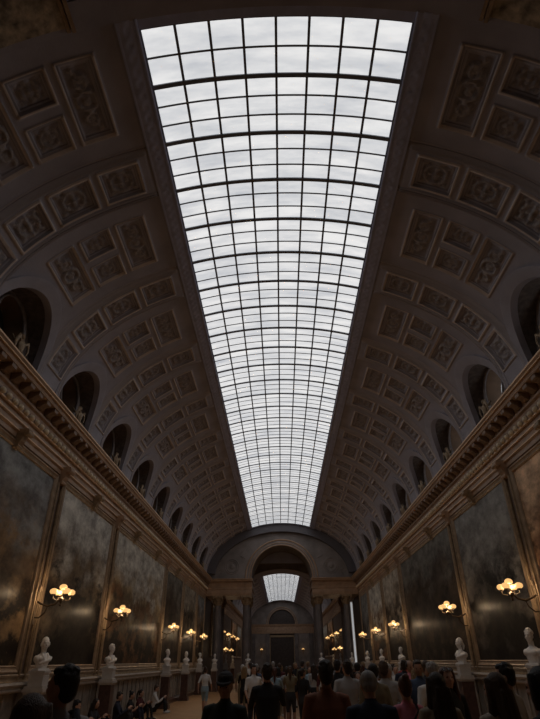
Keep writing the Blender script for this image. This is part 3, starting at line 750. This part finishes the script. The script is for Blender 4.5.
# central hall and second gallery
CEN2 = 66.0
for s, sn in ((-1, 'left'), (1, 'right')):
    mb = MB(); mb.box(*sorted((s * 6.0, s * 6.25)), 46, 105, 0, 7.36); mb.box(*sorted((s * 5.9, s * 6.02)), 46, 105, 0, 1.4)
    mb.box(*sorted((s * 6.0, s * 6.25)), 46, CEN2 + .4, 7.36, 12.7)
    tag(mb.build('wall_far_' + sn, M['wall']), kind='structure')
    mb = MB(); mb.prism_y([(s * x, z) for x, z in PROF], 46.2, 104.6); tag(mb.build('trim_%d' % tn, M['cornice']), kind='structure'); tn += 1
    for k, (y0, y1) in enumerate(((47.5, 53.5), (66.8, 74), (75, 83))):
        painting(s, y0, y1, 2.2, 6.0, (0, 5, 2)[k], 30 + k * 3 + s, '%s painting seen between the %s end columns, beyond the end arch' % (('brownish', 'second', 'third')[k], sn), 'paintings beyond the end arch')
mb = MB(); mb.box(-6.2, 6.2, 46.0, CEN2 + .3, 12.5, 12.7); mb.box(-6.2, 6.2, 46.0, 46.2, 9.0, 12.6)
c2r = tag(mb.build('ceiling_central', M['plaster']), kind='structure')
mb = MB(); mb.prism_x([(61.6, 11.75), (61.4, 11.75), (61.42, 11.66), (61.55, 11.5), (61.6, 11.45), (62.0, 11.45), (62.0, 11.75)], -6.0, 6.0); mb.build('cross_beam', M['endwall'], c2r)
r2 = empty('ceiling_far', kind='structure')
for k in range(9): link('vault_bay', mesh_plain, r2, (0, 71.5 + PER * k, 0))
mb = MB(); ell_band(mb, CEN2, 70.0, 1, 179, -.25, .02, 60); ell_band(mb, 102.9, 104.9, 1, 179, -.25, .02, 60); mb.build('transverse_band', M['plaster'], r2)
skylight('window_%d' % nw, 70.0, 26); nw += 1
mb = MB(); ell_band(mb, CEN2 - .1, CEN2 + .2, .5, 179.5, -2.2, .04, 60); tag(mb.build('wall_central_gable', M['endwall']), kind='structure')
fw = arch_wall('wall_far_end', 104.4, 104.9, 2.45, 7.6, [M['endwall']], zlow=0, xmax=5.98)
mb = MB()
mb.box(-2.5, 2.5, 104.7, 104.9, 0, 10.2); mb.build('arch_back', M['doorwood'], fw)
mb = MB()
mb.prism_x([(104.9, 7.6), (104.15, 7.6), (104.2, 7.4), (104.3, 7.2), (104.32, 6.6), (104.35, 6.1), (104.9, 6.1)], -5.9, 5.9)
for R_ in (2.5, 2.8): mb.tube([(R_ * math.cos(a), 104.36, 7.6 + R_ * math.sin(a)) for a in np.linspace(0, PI, 30)], .08, 8)
mb.build('entablature', M['cornice'], fw)
mb = MB()
for x in (-5.2, -2.6, 2.6, 5.2): mb.box(x - .35, x + .35, 104.2, 104.45, 0, 6.1)
mb.build('pilaster', M['column'], fw)
dr = empty('door_1', (0, 104.4, 0), kind='structure')
mb = MB(); mb.box(-2.15, 2.15, .05, .3, 0, 5.6); mb.build('door_panel', M['doorwood'], dr)
mb = MB(); mb.box(-2.4, -2.1, -.05, .3, 0, 5.8); mb.box(2.1, 2.4, -.05, .3, 0, 5.8); mb.box(-2.4, 2.4, -.05, .3, 5.5, 5.85); mb.build('door_frame', M['giltdull'], dr)
#PEOPLE
# ------------------------------------------------------------------ people
def head_T(p): return Matrix.Translation((0, p.get('hy', 0) + p.get('dy', 0) * 0, 1.487 + p.get('dz', 0))) @ Matrix.Rotation(p.get('yaw', 0), 4, 'Z') @ Matrix.Rotation(p.get('pitch', 0), 4, 'X')
def hand_mesh(curl):
    m = MB()
    vs = [(.020, .014, .02), (.022, .014, 0), (.034, .016, -.03), (.040, .015, -.06), (.040, .013, -.088), (.034, .009, -.096)]
    m.rings([(0, 0, z, a, b) for a, b, z in vs], 14)
    for i, (x, l) in enumerate(((-.030, .058), (-.010, .072), (.010, .076), (.030, .068))):
        p = Vector((x, 0, -.085)); pts = [p]; a = .15
        for k, fr in enumerate((.45, .32, .26)):
            p = p + Vector((x * .12, math.sin(a), -math.cos(a))) * l * fr; pts.append(p); a += curl
        m.tube(pts, [.0095, .009, .0082, .007], 8)
        m.ball(pts[-1], .007, n=8, k=6)
    m.tube([(.024, .002, -.022), (.045, .012, -.045), (.052, .024, -.070), (.050, .034, -.088)], [.013, .011, .0095, .0075], 8)
    return remesh(m, .0052, 1)
HANDS = [hand_mesh(.30), hand_mesh(.75)]
def human_mesh(p, vox=.0135, sleeves='short', bottoms='trousers', fem=False):
    mb = MB(); smp = []; dz = p.get('dz', 0)
    def limb(pts, rad, tags, n=12, fx=1.0):
        mb.tube(pts, rad, n, fx=fx)
        for i in range(len(pts) - 1):
            for k in range(9):
                f = k / 8; q = Vector(pts[i]).lerp(Vector(pts[i + 1]), f); smp.append((q.x, q.y, q.z, rad[i] * (1 - f) + rad[i + 1] * f, tags[i]))
    if fem: T_ = [(.80, .16, .115), (.88, .178, .125), (.96, .165, .115), (1.06, .132, .095), (1.14, .138, .10), (1.22, .155, .12), (1.30, .162, .115), (1.38, .155, .085), (1.43, .10, .07), (1.465, .056, .056)]; sh = .165
    else: T_ = [(.80, .155, .115), (.90, .168, .12), (1.0, .160, .113), (1.10, .158, .108), (1.20, .175, .115), (1.30, .19, .118), (1.385, .175, .092), (1.435, .11, .072), (1.47, .060, .060)]; sh = .185
    mb.rings([(0, 0, z + dz, a, b) for z, a, b in T_], 22)
    for z, a, b in T_:
        for k in range(16):
            for f in (.35, .75):
                t = 2 * PI * k / 16; smp.append((f * a * math.cos(t), f * b * math.sin(t), z + dz, b * .42, 'torso' if z > .96 else 'hip'))
    limb([(0, -.012, 1.42 + dz), (0, -.008 + p.get('hy', 0) * .5, 1.50 + dz), (0, p.get('hy', 0), 1.56 + dz)], [.056, .053, .052], ['neck', 'neck'])
    for s in (-1, 1):
        k = 'r' if s > 0 else 'l'
        el = p.get('el_' + k, (.245, -.03, 1.13)); wr = p.get('wr_' + k, (.255, .06, .885))
        S_ = (s * sh, 0, 1.385 + dz); E_ = (s * el[0], el[1], el[2] + dz); W_ = (s * wr[0], wr[1], wr[2] + dz)
        mid = tuple((a * .55 + b * .45) for a, b in zip(S_, E_)); mid2 = tuple((a * .6 + b * .4) for a, b in zip(E_, W_))
        r_ = .9 if fem else 1.0
        limb([(s * sh * .6, 0, 1.395 + dz), S_, mid, E_, mid2, W_], [.06 * r_, .062 * r_, .054 * r_, .043 * r_, .041 * r_, .028 * r_], ['torso', 'uparm', 'uparm2', 'forearm', 'forearm'])
        hp = (s * .088, 0, .87 + dz); kn = p.get('kn_' + k, (.10, .02, .48)); an = p.get('an_' + k, (.10, -.02, .09)); kn = (s * kn[0], kn[1], kn[2]); an = (s * an[0], an[1], an[2])
        tm = tuple((a + b) / 2 for a, b in zip(hp, kn)); sm = tuple(a * .65 + b * .35 for a, b in zip(kn, an))
        b_ = 1.0 if bottoms == 'trousers' else .92
        limb([hp, tm, kn, sm, an], [.094, .080 * b_, .058 * b_, .058 * b_, .040 * (1.15 if bottoms == 'trousers' else .9)], ['thigh', 'thigh', 'shin', 'shin'])
        toe = p.get('toe_' + k, 0.0); c_, s2 = math.cos(toe), math.sin(toe)
        def fp(y, z): return (an[0], an[1] + y * c_ - (z) * s2 * 0 , max(.035, an[2] - .055 + z + y * -s2))
        limb([fp(-.06, 0), fp(.04, .012), fp(.12, -.002), fp(.18, -.01)], [.040, .046, .042, .028], ['foot'] * 3, fx=1.0)
    if bottoms == 'skirt':
        mb.rings([(0, 0, .48 + dz, .235, .20), (0, 0, .50 + dz, .24, .205), (0, 0, .75 + dz, .20, .16), (0, 0, 1.0 + dz, .15, .11)], 22)
        for z, a in ((.5, .2), (.6, .19), (.7, .17), (.8, .15)):
            for k in range(12): t = 2 * PI * k / 12; smp.append((a * math.cos(t), a * .85 * math.sin(t), z + dz, .05, 'hip'))
    T = head_T(p); k0 = len(mb.v); head_add(mb, T)
    for c, r_ in (((0, 0, .12), .07), ((0, 0, .18), .07), ((0, .02, .05), .05), ((0, .05, .1), .05)):
        q = T @ Vector(c); smp.append((q.x, q.y, q.z, r_, 'head'))
    me = remesh(mb, vox, 3)
    n = len(me.polygons); ce = np.empty(n * 3, np.float32); me.polygons.foreach_get('center', ce); ce = ce.reshape(-1, 3)
    P_ = np.array([q[:4] for q in smp], np.float32); tg = [q[4] for q in smp]
    dist = np.sqrt(((ce[:, None, :] - P_[None, :, :3]) ** 2).sum(-1)) - P_[None, :, 3]
    SL = {'head': 0, 'neck': 0, 'torso': 1, 'hip': 2, 'uparm': 1, 'uparm2': 0 if sleeves == 'none' else 1, 'forearm': 1 if sleeves == 'long' else 0, 'thigh': 2, 'shin': 2 if bottoms == 'trousers' else 0, 'foot': 3}
    mi = np.array([SL[t] for t in tg])[dist.argmin(1)]
    me.polygons.foreach_set('material_index', mi.astype(np.int32)) if False else None
    bm = bmesh.new(); bm.from_mesh(me)
    for f, q in zip(bm.faces, mi): f.material_index = int(q)
    for s in (-1, 1):
        k = 'r' if s > 0 else 'l'
        el = p.get('el_' + k, (.245, -.03, 1.13)); wr = p.get('wr_' + k, (.255, .06, .885))
        E_ = Vector((s * el[0], el[1], el[2] + dz)); W_ = Vector((s * wr[0], wr[1], wr[2] + dz)); d = (W_ - E_).normalized()
        z = -d; x = Vector((0, 1, 0)) - z * z.y
        if x.length < .2: x = Vector((s, 0, 0)) - z * (z.x * s)
        x.normalize(); y = z.cross(x)                    # thumb side forward; palm towards the body
        if y.x * s > 0: y = -y
        R_ = Matrix((x, y, z)).transposed().to_4x4()
        h = HANDS[1 if p.get('grip') else 0].copy(); h.transform(Matrix.Translation(W_ - d * .012) @ R_); nf = len(bm.faces)
        bm.from_mesh(h); D.meshes.remove(h); bm.faces.ensure_lookup_table()
        for f in bm.faces[nf:]: f.material_index = 0
    for s in (-1, 1):
        nf = len(bm.faces); bmesh.ops.create_icosphere(bm, subdivisions=2, radius=.0105, matrix=T @ Matrix.Translation((s * .031, .084, .119))); bm.faces.ensure_lookup_table()
        for f in bm.faces[nf:]: f.material_index = 4
    bm.normal_update(); bmesh.ops.recalc_face_normals(bm, faces=bm.faces)
    bm.to_mesh(me); bm.free(); me.name = 'body'
    me.polygons.foreach_set('use_smooth', [True] * len(me.polygons))
    for k in range(5): me.materials.append(None)
    return me
def hair_mesh(style):
    m = MB(); rnd = random.Random(style)
    if style == 'short':
        m.ball((0, -.020, .152), .082, .094, .098, 18, 12); m.ball((0, -.045, .10), .074, .066, .075, 14, 9); m.ball((0, .045, .205), .055, .04, .034, 12, 8)
        for i in range(40):
            a = rnd.uniform(0, 2 * PI); b = rnd.uniform(.1, 1.4); m.ball((.078 * math.cos(a) * math.cos(b), -.024 + .088 * math.sin(a) * math.cos(b), .155 + .092 * math.sin(b)), .018, n=7, k=5)
    elif style == 'thin':
        m.ball((0, -.026, .145), .081, .088, .088, 18, 12); m.ball((0, -.05, .095), .072, .06, .065, 14, 9)
        for s in (-1, 1): m.ball((s * .07, -.01, .14), .016, .045, .04, 10, 7)
    elif style in ('long', 'wavy'):
        m.ball((0, -.020, .150), .086, .098, .102, 18, 12)
        w = 1.0 if style == 'long' else 1.2
        m.rings([(0, -.085, -.30, .05 * w, .02), (0, -.088, -.22, .095 * w, .04), (0, -.075, -.08, .105 * w, .05), (0, -.05, .05, .095, .065), (0, -.03, .15, .085, .08)], 16)
        for s in (-1, 1):
            m.tube([(s * .06, .03, .2), (s * .083, .01, .12), (s * .092, .005, .03), (s * .098, .01, -.06), (s * .09, .03, -.18 if style == 'long' else -.24)], [.03, .03, .032, .034, .018], 10)
        for i in range(26):
            x = rnd.uniform(-.09, .09); m.tube([(x * .8, -.10, .12), (x, -.115 + .02 * rnd.random(), 0), (x * 1.1, -.118, -.14), (x * 1.05 + rnd.uniform(-.015, .015), -.105, -.27 - rnd.random() * .05)], [.014, .017, .016, .008], 6)
    elif style == 'bob':
        m.ball((0, -.018, .150), .086, .098, .102, 18, 12)
        m.rings([(0, -.045, -.03, .085, .05), (0, -.045, .0, .105, .07), (0, -.04, .06, .10, .075), (0, -.03, .14, .086, .08)], 16)
        for s in (-1, 1): m.tube([(s * .06, .03, .2), (s * .085, .015, .12), (s * .095, .01, .05), (s * .085, .015, -.01)], [.03, .03, .032, .02], 10)
    elif style == 'ponytail':
        m.ball((0, -.016, .148), .081, .096, .098, 18, 12); m.ball((0, -.045, .09), .07, .06, .07, 12, 8)
        m.tube([(0, -.10, .17), (0, -.145, .16), (0, -.165, .06), (0, -.15, -.08), (0, -.14, -.16)], [.028, .034, .038, .03, .01], 10)
    elif style == 'bun':
        m.ball((0, -.016, .148), .081, .096, .098, 18, 12); m.ball((0, -.045, .09), .07, .06, .07, 12, 8); m.ball((0, -.09, .225), .045, .045, .04, 12, 8)
    return remesh(m, .0095, 2)
HAIR = {s: hair_mesh(s) for s in ('short', 'thin', 'long', 'wavy', 'bob', 'ponytail', 'bun')}
for me in HAIR.values(): me.materials.append(None)
def cap_mesh():
    m = MB(); n = 20; vs = []
    m.rings([(0, -.012, .150, .085, .101), (0, -.012, .175, .086, .101), (0, -.014, .21, .080, .093), (0, -.014, .240, .052, .062), (0, -.014, .252, .015, .018)], 22)
    m.tube([(-.072, .07, .158), (-.05, .125, .150), (0, .16, .146), (.05, .125, .150), (.072, .07, .158)], [.012, .014, .016, .014, .012], 8)
    m.rings([(0, .09, .150, .070, .072), (0, .09, .160, .068, .07)], 20); m.ball((0, -.014, .253), .01, n=8, k=5)
    return remesh(m, .007, 1)
CAP = cap_mesh(); CAP.materials.append(None)

def cm(name, col, rough=.8, **k): return mat(name, col, rough, var=.12, scale=7, bump=.25, bscale=18, **k)
SKIN = [mat('skin_light', (.50, .30, .22), .5), mat('skin_tan', (.36, .20, .13), .5), mat('skin_brown', (.16, .085, .055), .5)]
EYE = mat('eye_dark', (.02, .015, .012), .2)
def hairmat(n, c): return mat(n, c, .45, var=.35, scale=14, bump=.7, bscale=40, stretch=(4, 4, .5))
HC = {'black': hairmat('black_hair', (.012, .010, .010)), 'dark brown': hairmat('dark_brown_hair', (.030, .018, .013)), 'brown': hairmat('brown_hair', (.075, .042, .026)),
      'auburn': hairmat('auburn_hair', (.085, .028, .018)), 'grey': hairmat('grey_hair', (.34, .33, .32)), 'blond': hairmat('blond_hair', (.30, .20, .10)), 'white': hairmat('white_hair', (.55, .54, .52))}
CC = {'black': (.012, .012, .014), 'charcoal': (.03, .03, .034), 'navy': (.018, .022, .045), 'dark green': (.022, .032, .028), 'rust brown': (.27, .105, .06), 'white': (.78, .77, .76), 'cream': (.46, .40, .32),
      'grey': (.22, .22, .23), 'light grey': (.42, .41, .41), 'pink': (.66, .22, .29), 'olive': (.13, .12, .07), 'beige': (.33, .27, .19), 'maroon': (.10, .018, .022), 'denim blue': (.06, .09, .16), 'light blue': (.30, .42, .50),
      'red': (.35, .04, .04), 'teal': (.03, .12, .13), 'mustard': (.36, .22, .05), 'lilac': (.28, .22, .36), 'khaki': (.22, .18, .11), 'blue': (.05, .10, .30)}
CM = {k: cm(k.replace(' ', '_') + '_cloth', c) for k, c in CC.items()}
SHOE = {'black': mat('black_shoes', (.015, .015, .015), .4), 'white': mat('white_trainers', (.6, .6, .6), .5)}

PERSONS = []
def person(x, y, rz, H, me, p, hair, hcol, top, bottom, label, skin=0, group=None, cap=None, shoes='black', hs=1.0):
    s = H / 1.723
    rt = empty('person', (x, y, 0), rz, label, 'person', group); rt.scale = (s, s, s)
    b = link('body', me, rt)
    for i, mm in enumerate((SKIN[skin], CM[top], CM[bottom], SHOE[shoes], EYE)):
        b.material_slots[i].link = 'OBJECT'; b.material_slots[i].material = mm
    T = head_T(p)
    if hair:
        h = link('hair', HAIR[hair], rt); h.matrix_local = T @ Matrix.Scale(hs, 4)
        h.material_slots[0].link = 'OBJECT'; h.material_slots[0].material = HC[hcol]
    if cap:
        h = link('cap', CAP, rt); h.matrix_local = T; h.material_slots[0].link = 'OBJECT'; h.material_slots[0].material = CM[cap]
    PERSONS.append((x, y)); return rt, T, s

BENT = dict(el_l=(.25, -.02, 1.12), wr_l=(.12, .20, 1.08), el_r=(.25, -.02, 1.12), wr_r=(.12, .21, 1.10), grip=1)
RAISE = dict(el_r=(.26, .14, 1.20), wr_r=(.14, .32, 1.40), el_l=(.25, .12, 1.16), wr_l=(.06, .31, 1.36), grip=1)
WALK = dict(kn_l=(.09, .16, .50), an_l=(.09, .20, .10), kn_r=(.09, -.02, .47), an_r=(.09, -.26, .15), toe_r=.45, el_l=(.25, -.12, 1.14), wr_l=(.25, -.14, .90), el_r=(.25, .04, 1.12), wr_r=(.25, .20, .93))
STAND = dict()
LOOSE = dict(el_l=(.26, -.05, 1.13), wr_l=(.28, .03, .885), el_r=(.25, -.02, 1.13), wr_r=(.16, .20, .98), kn_l=(.12, .05, .49), an_l=(.14, .05, .09))
SIT = dict(dz=-.76, hy=.03, pitch=-.15, kn_l=(.13, .42, .50), an_l=(.13, .50, .09), kn_r=(.13, .40, .52), an_r=(.14, .46, .09), el_l=(.25, .16, 1.12), wr_l=(.15, .38, 1.27), el_r=(.25, .17, 1.13), wr_r=(.14, .37, 1.29))
def P(base, **k): d = dict(base); d.update(k); return d

def one(x, y, rz, H, pose, hair, hcol, top, bottom, label, fem=False, sleeves='short', bt='trousers', **k):
    return person(x, y, rz, H, human_mesh(pose, .0125, sleeves, bt, fem), pose, hair, hcol, top, bottom, label, **k)
one(.38, 6.6, .05, 1.79, P(STAND, pitch=.05), 'short', 'black', 'rust brown', 'charcoal', 'person with short black hair in rust-brown long-sleeved top, seen from behind', sleeves='long', skin=1)
one(-.70, 6.3, PI - .25, 1.70, P(BENT, yaw=.15, pitch=-.12), 'short', 'dark brown', 'dark green', 'black', 'person in dark cap and dark green jacket facing the camera left of centre', sleeves='long', cap='charcoal', skin=1, hs=.97)
one(-.34, 9.4, .1, 1.76, P(RAISE, pitch=.08), 'short', 'dark brown', 'black', 'charcoal', 'person in black short-sleeved shirt seen from behind at the centre of the crowd')
one(.73, 5.75, -.05, 1.72, P(BENT, hy=.035, pitch=-.28), 'thin', 'grey', 'navy', 'black', 'person with short grey hair in navy shirt, head bowed, seen from behind', sleeves='long')
pk = one(1.30, 6.9, .35, 1.64, P(STAND, yaw=-.3), 'bun', 'auburn', 'pink', 'denim blue', 'person in pink top with dark reddish tied-up hair, seen from behind', fem=True)
one(1.43, 6.0, .1, 1.68, P(BENT, yaw=.25), 'wavy', 'dark brown', 'beige', 'charcoal', 'person with long wavy dark hair in beige jacket, back to the camera', fem=True, sleeves='long')
sg = one(2.02, 7.7, PI + .35, 1.71, P(BENT, yaw=-.2, pitch=.12), 'long', 'auburn', 'black', 'charcoal', 'person with sunglasses on long auburn hair, facing the camera in black top', fem=True)
one(1.73, 5.2, .35, 1.69, P(LOOSE, yaw=.3), 'long', 'brown', 'cream', 'denim blue', 'person with long straight brown hair in cream top, back to the camera', fem=True)
one(2.35, 6.6, .8, 1.75, P(STAND, yaw=.3), 'short', 'black', 'light grey', 'navy', 'person with short black hair in light grey top behind the long brown-haired one', sleeves='long')
one(1.74, 4.3, .5, 1.74, P(STAND, yaw=.2), 'bob', 'black', 'black', 'black', 'person with thick black hair in black top cut off by the right photo edge', fem=True, sleeves='long')
ml = one(-1.66, 4.2, .75, 1.78, P(STAND, yaw=.65, pitch=.08), 'short', 'black', 'light grey', 'charcoal', 'person in light grey shirt with backpack at lower left looking towards the left wall', skin=0)
one(-1.32, 2.95, -.2, 1.665, P(STAND, yaw=.2), 'wavy', 'brown', 'charcoal', 'charcoal', 'person with wavy brown hair at the lower left corner, only the head showing', fem=True)
one(-3.25, 24.3, -.15, 1.62, P(WALK), 'bun', 'brown', 'white', 'light blue', 'person in white top and light blue shorts walking away alone over the open floor', fem=True, bt='shorts', shoes='white')

# things they carry
def backpack(rt, label, mt):
    o = empty('backpack', rt.location, rt.rotation_euler.z, label, 'backpack'); o.scale = rt.scale
    m = MB(); m.rings([(0, -.20, .98, .12, .06), (0, -.20, 1.0, .145, .078), (0, -.205, 1.2, .15, .085), (0, -.19, 1.36, .13, .07), (0, -.185, 1.42, .09, .045), (0, -.185, 1.435, .05, .025)], 20)
    m.build('bag', mt, o, smooth=True)
    m = MB(); m.rings([(0, -.285, 1.02, .10, .02), (0, -.29, 1.05, .11, .028), (0, -.29, 1.18, .11, .028), (0, -.285, 1.2, .10, .015)], 16); m.build('pocket', mt, o, smooth=True)
    for s in (-1, 1):
        m = MB(); m.tube([(s * .09, -.13, 1.41), (s * .105, -.06, 1.468), (s * .11, .03, 1.455), (s * .12, .115, 1.36), (s * .13, .135, 1.22), (s * .155, .06, 1.08), (s * .15, -.10, 1.03)], [.016] * 7, 8, fx=1.7); m.build('strap', mt, o, smooth=True)
backpack(ml[0], 'black backpack worn by the person in light grey shirt at lower left', CM['black'])
def shoulder_bag(rt, label, mt):
    o = empty('shoulder_bag', rt.location, rt.rotation_euler.z, label, 'bag'); o.scale = rt.scale
    m = MB(); m.rings([(-.235, .02, .80, .04, .11), (-.235, .02, .82, .05, .13), (-.235, .02, .98, .045, .125), (-.235, .02, 1.0, .03, .11)], 18); m.build('bag', mt, o, smooth=True)
    m = MB(); m.tube([(-.235, -.09, .99), (-.19, -.13, 1.10), (-.05, -.155, 1.25), (.07, -.118, 1.38), (.098, -.03, 1.452), (.09, .06, 1.41), (0, .128, 1.31), (-.12, .135, 1.15), (-.215, .11, 1.0)], [.012] * 9, 8, fx=1.5); m.build('strap', mt, o, smooth=True)
shoulder_bag(pk[0], 'black shoulder bag with strap across the back of the pink top', CM['black'])
sgo = empty('sunglasses', sg[0].location, sg[0].rotation_euler.z, 'sunglasses pushed up on the auburn hair of the person facing the camera', 'sunglasses'); sgo.scale = sg[0].scale
TS = sg[1] @ Matrix.Translation((0, .082, .205)) @ Matrix.Rotation(.55, 4, 'X')
m = MB()
for s in (-1, 1):
    m.tube([(s * .034 + .03 * math.cos(a), 0, .024 * math.sin(a)) for a in np.linspace(0, 2 * PI, 17)[:-1]], .0035, 6, closed=True)
    m.tube([(s * .064, 0, .008), (s * .082, -.03, .006), (s * .09, -.10, .0)], .003, 6)
m.tube([(-.006, .002, .006), (0, .004, .010), (.006, .002, .006)], .003, 6)
for i, q in enumerate(m.v): m.v[i] = tuple(TS @ Vector(q))
m.build('frame', CM['black'], sgo, smooth=True)
m = MB()
for s in (-1, 1): m.ball((s * .034, 0, 0), .029, .004, .023, 14, 6)
for i, q in enumerate(m.v): m.v[i] = tuple(TS @ Vector(q))
m.build('lenses', mat('sunglass_lens', (.5, .5, .52), .08, metal=.8), sgo, smooth=True)

# visitors sitting on the floor along the left dado
sitm = human_mesh(SIT, .017, 'long', 'trousers', False); sitf = human_mesh(SIT, .017, 'short', 'trousers', True)
for k, (y, f, hr, hc, top, bo, lab) in enumerate((
        (15.6, 0, 'short', 'black', 'black', 'charcoal', 'person in black with short hair sitting on the floor by the left dado, nearest sitter'),
        (17.2, 1, 'long', 'dark brown', 'charcoal', 'black', 'person with long dark hair in charcoal sitting on the floor by the left dado'),
        (19.6, 0, 'short', 'dark brown', 'navy', 'charcoal', 'person in navy top sitting on the floor by the left dado'),
        (21.2, 1, 'bun', 'black', 'black', 'navy', 'person with hair in a bun and black top sitting by the left dado'),
        (22.6, 1, 'ponytail', 'dark brown', 'maroon', 'black', 'person with ponytail in maroon top sitting by the left dado'),
        (25.2, 0, 'short', 'brown', 'white', 'black', 'person in white top sitting on the floor by the left dado, farthest sitter'))):
    person(-5.45, y, -PI / 2 + (.2, -.15, .1, 0, -.2, .15)[k], (1.75, 1.66)[f], (sitm, sitf)[f], SIT, hr, hc, top, bo, lab, group='visitors sitting along the left dado', shoes='white' if k in (0, 5) else 'black')

# the crowd
PR = [(human_mesh(q, .018, sl, bt, fe), q, fe, bt, sl) for q, sl, bt, fe in (
    (P(STAND), 'short', 'trousers', False), (P(BENT, pitch=-.15), 'long', 'trousers', False), (P(WALK), 'short', 'shorts', False), (P(LOOSE, yaw=.3, pitch=.15), 'long', 'trousers', False),
    (P(STAND, yaw=-.3), 'short', 'trousers', True), (P(WALK), 'short', 'trousers', True), (P(BENT), 'none', 'skirt', True), (P(RAISE, pitch=.12), 'short', 'shorts', True))]
rnd = random.Random(11); TOPS = ['white', 'cream', 'white', 'light grey', 'black', 'grey', 'navy', 'cream', 'light blue', 'red', 'olive', 'charcoal', 'pink', 'white', 'denim blue', 'khaki', 'black', 'light grey', 'maroon', 'white', 'black', 'charcoal']
BOT = ['black', 'denim blue', 'beige', 'charcoal', 'white', 'navy', 'khaki']
HM, HF = ['short', 'short', 'thin'], ['long', 'ponytail', 'bob', 'bun', 'wavy']
used = set(); cnt = 0; tries = 0
def zone(x, y):
    px = 282 + (x + .1) * 503 / (.858 * y)
    w_ = 'left part of' if px < 268 else ('middle of' if px < 300 else ('right part of' if px < 345 else 'right flank of'))
    d_ = 'front' if y < 14 else ('mid' if y < 24 else 'far')
    return w_, d_
SPOTS = []
while cnt < 78 and tries < 6000:
    tries += 1
    y = rnd.choice((rnd.uniform(9, 16), rnd.uniform(10, 26), rnd.uniform(16, 40)))
    x = rnd.uniform(max(-.072 * y - .1, -2.4), min(.24 * y, 4.7))
    if y > 40.5 and abs(x) > 2: continue
    if y < 16.5 and x < 1.0: continue
    if any((x - a) ** 2 + (y - b) ** 2 < .68 ** 2 for a, b in PERSONS): continue
    me, q, fe, bt, sl = PR[cnt % 8]
    top = rnd.choice(TOPS); bo = rnd.choice(BOT); hr = rnd.choice(HF if fe else HM); hc = rnd.choice(['black', 'dark brown', 'brown', 'blond', 'dark brown', 'black'] + (['grey', 'white'] if not fe else ['auburn']))
    if (top, hc, hr) in used: continue
    used.add((top, hc, hr))
    toward = rnd.random() < .22; rz = rnd.gauss(0, .45) + (PI if toward else 0)
    w_, d_ = zone(x, y); hn = {'short': 'short', 'thin': 'cropped', 'long': 'long', 'ponytail': 'ponytailed', 'bob': 'bobbed', 'bun': 'tied-up', 'wavy': 'wavy'}[hr]
    bn = {'trousers': 'trousers', 'shorts': 'shorts', 'skirt': 'skirt'}[bt]
    lab = 'person with %s %s hair in %s top and %s %s, %s the %s crowd' % (hn, hc, top, bo, bn, w_, d_)
    if len(lab.split()) > 16: lab = 'person with %s %s hair in %s top, %s the %s crowd' % (hn, hc, top, w_, d_)
    person(x, y, rz, rnd.uniform(1.56, 1.69) if fe else rnd.uniform(1.66, 1.80), me, q, hr, hc, top, bo, lab, skin=rnd.choice((0, 0, 1, 1, 2)), group='visitors in the crowd', shoes=rnd.choice(('black', 'white')))
    cnt += 1
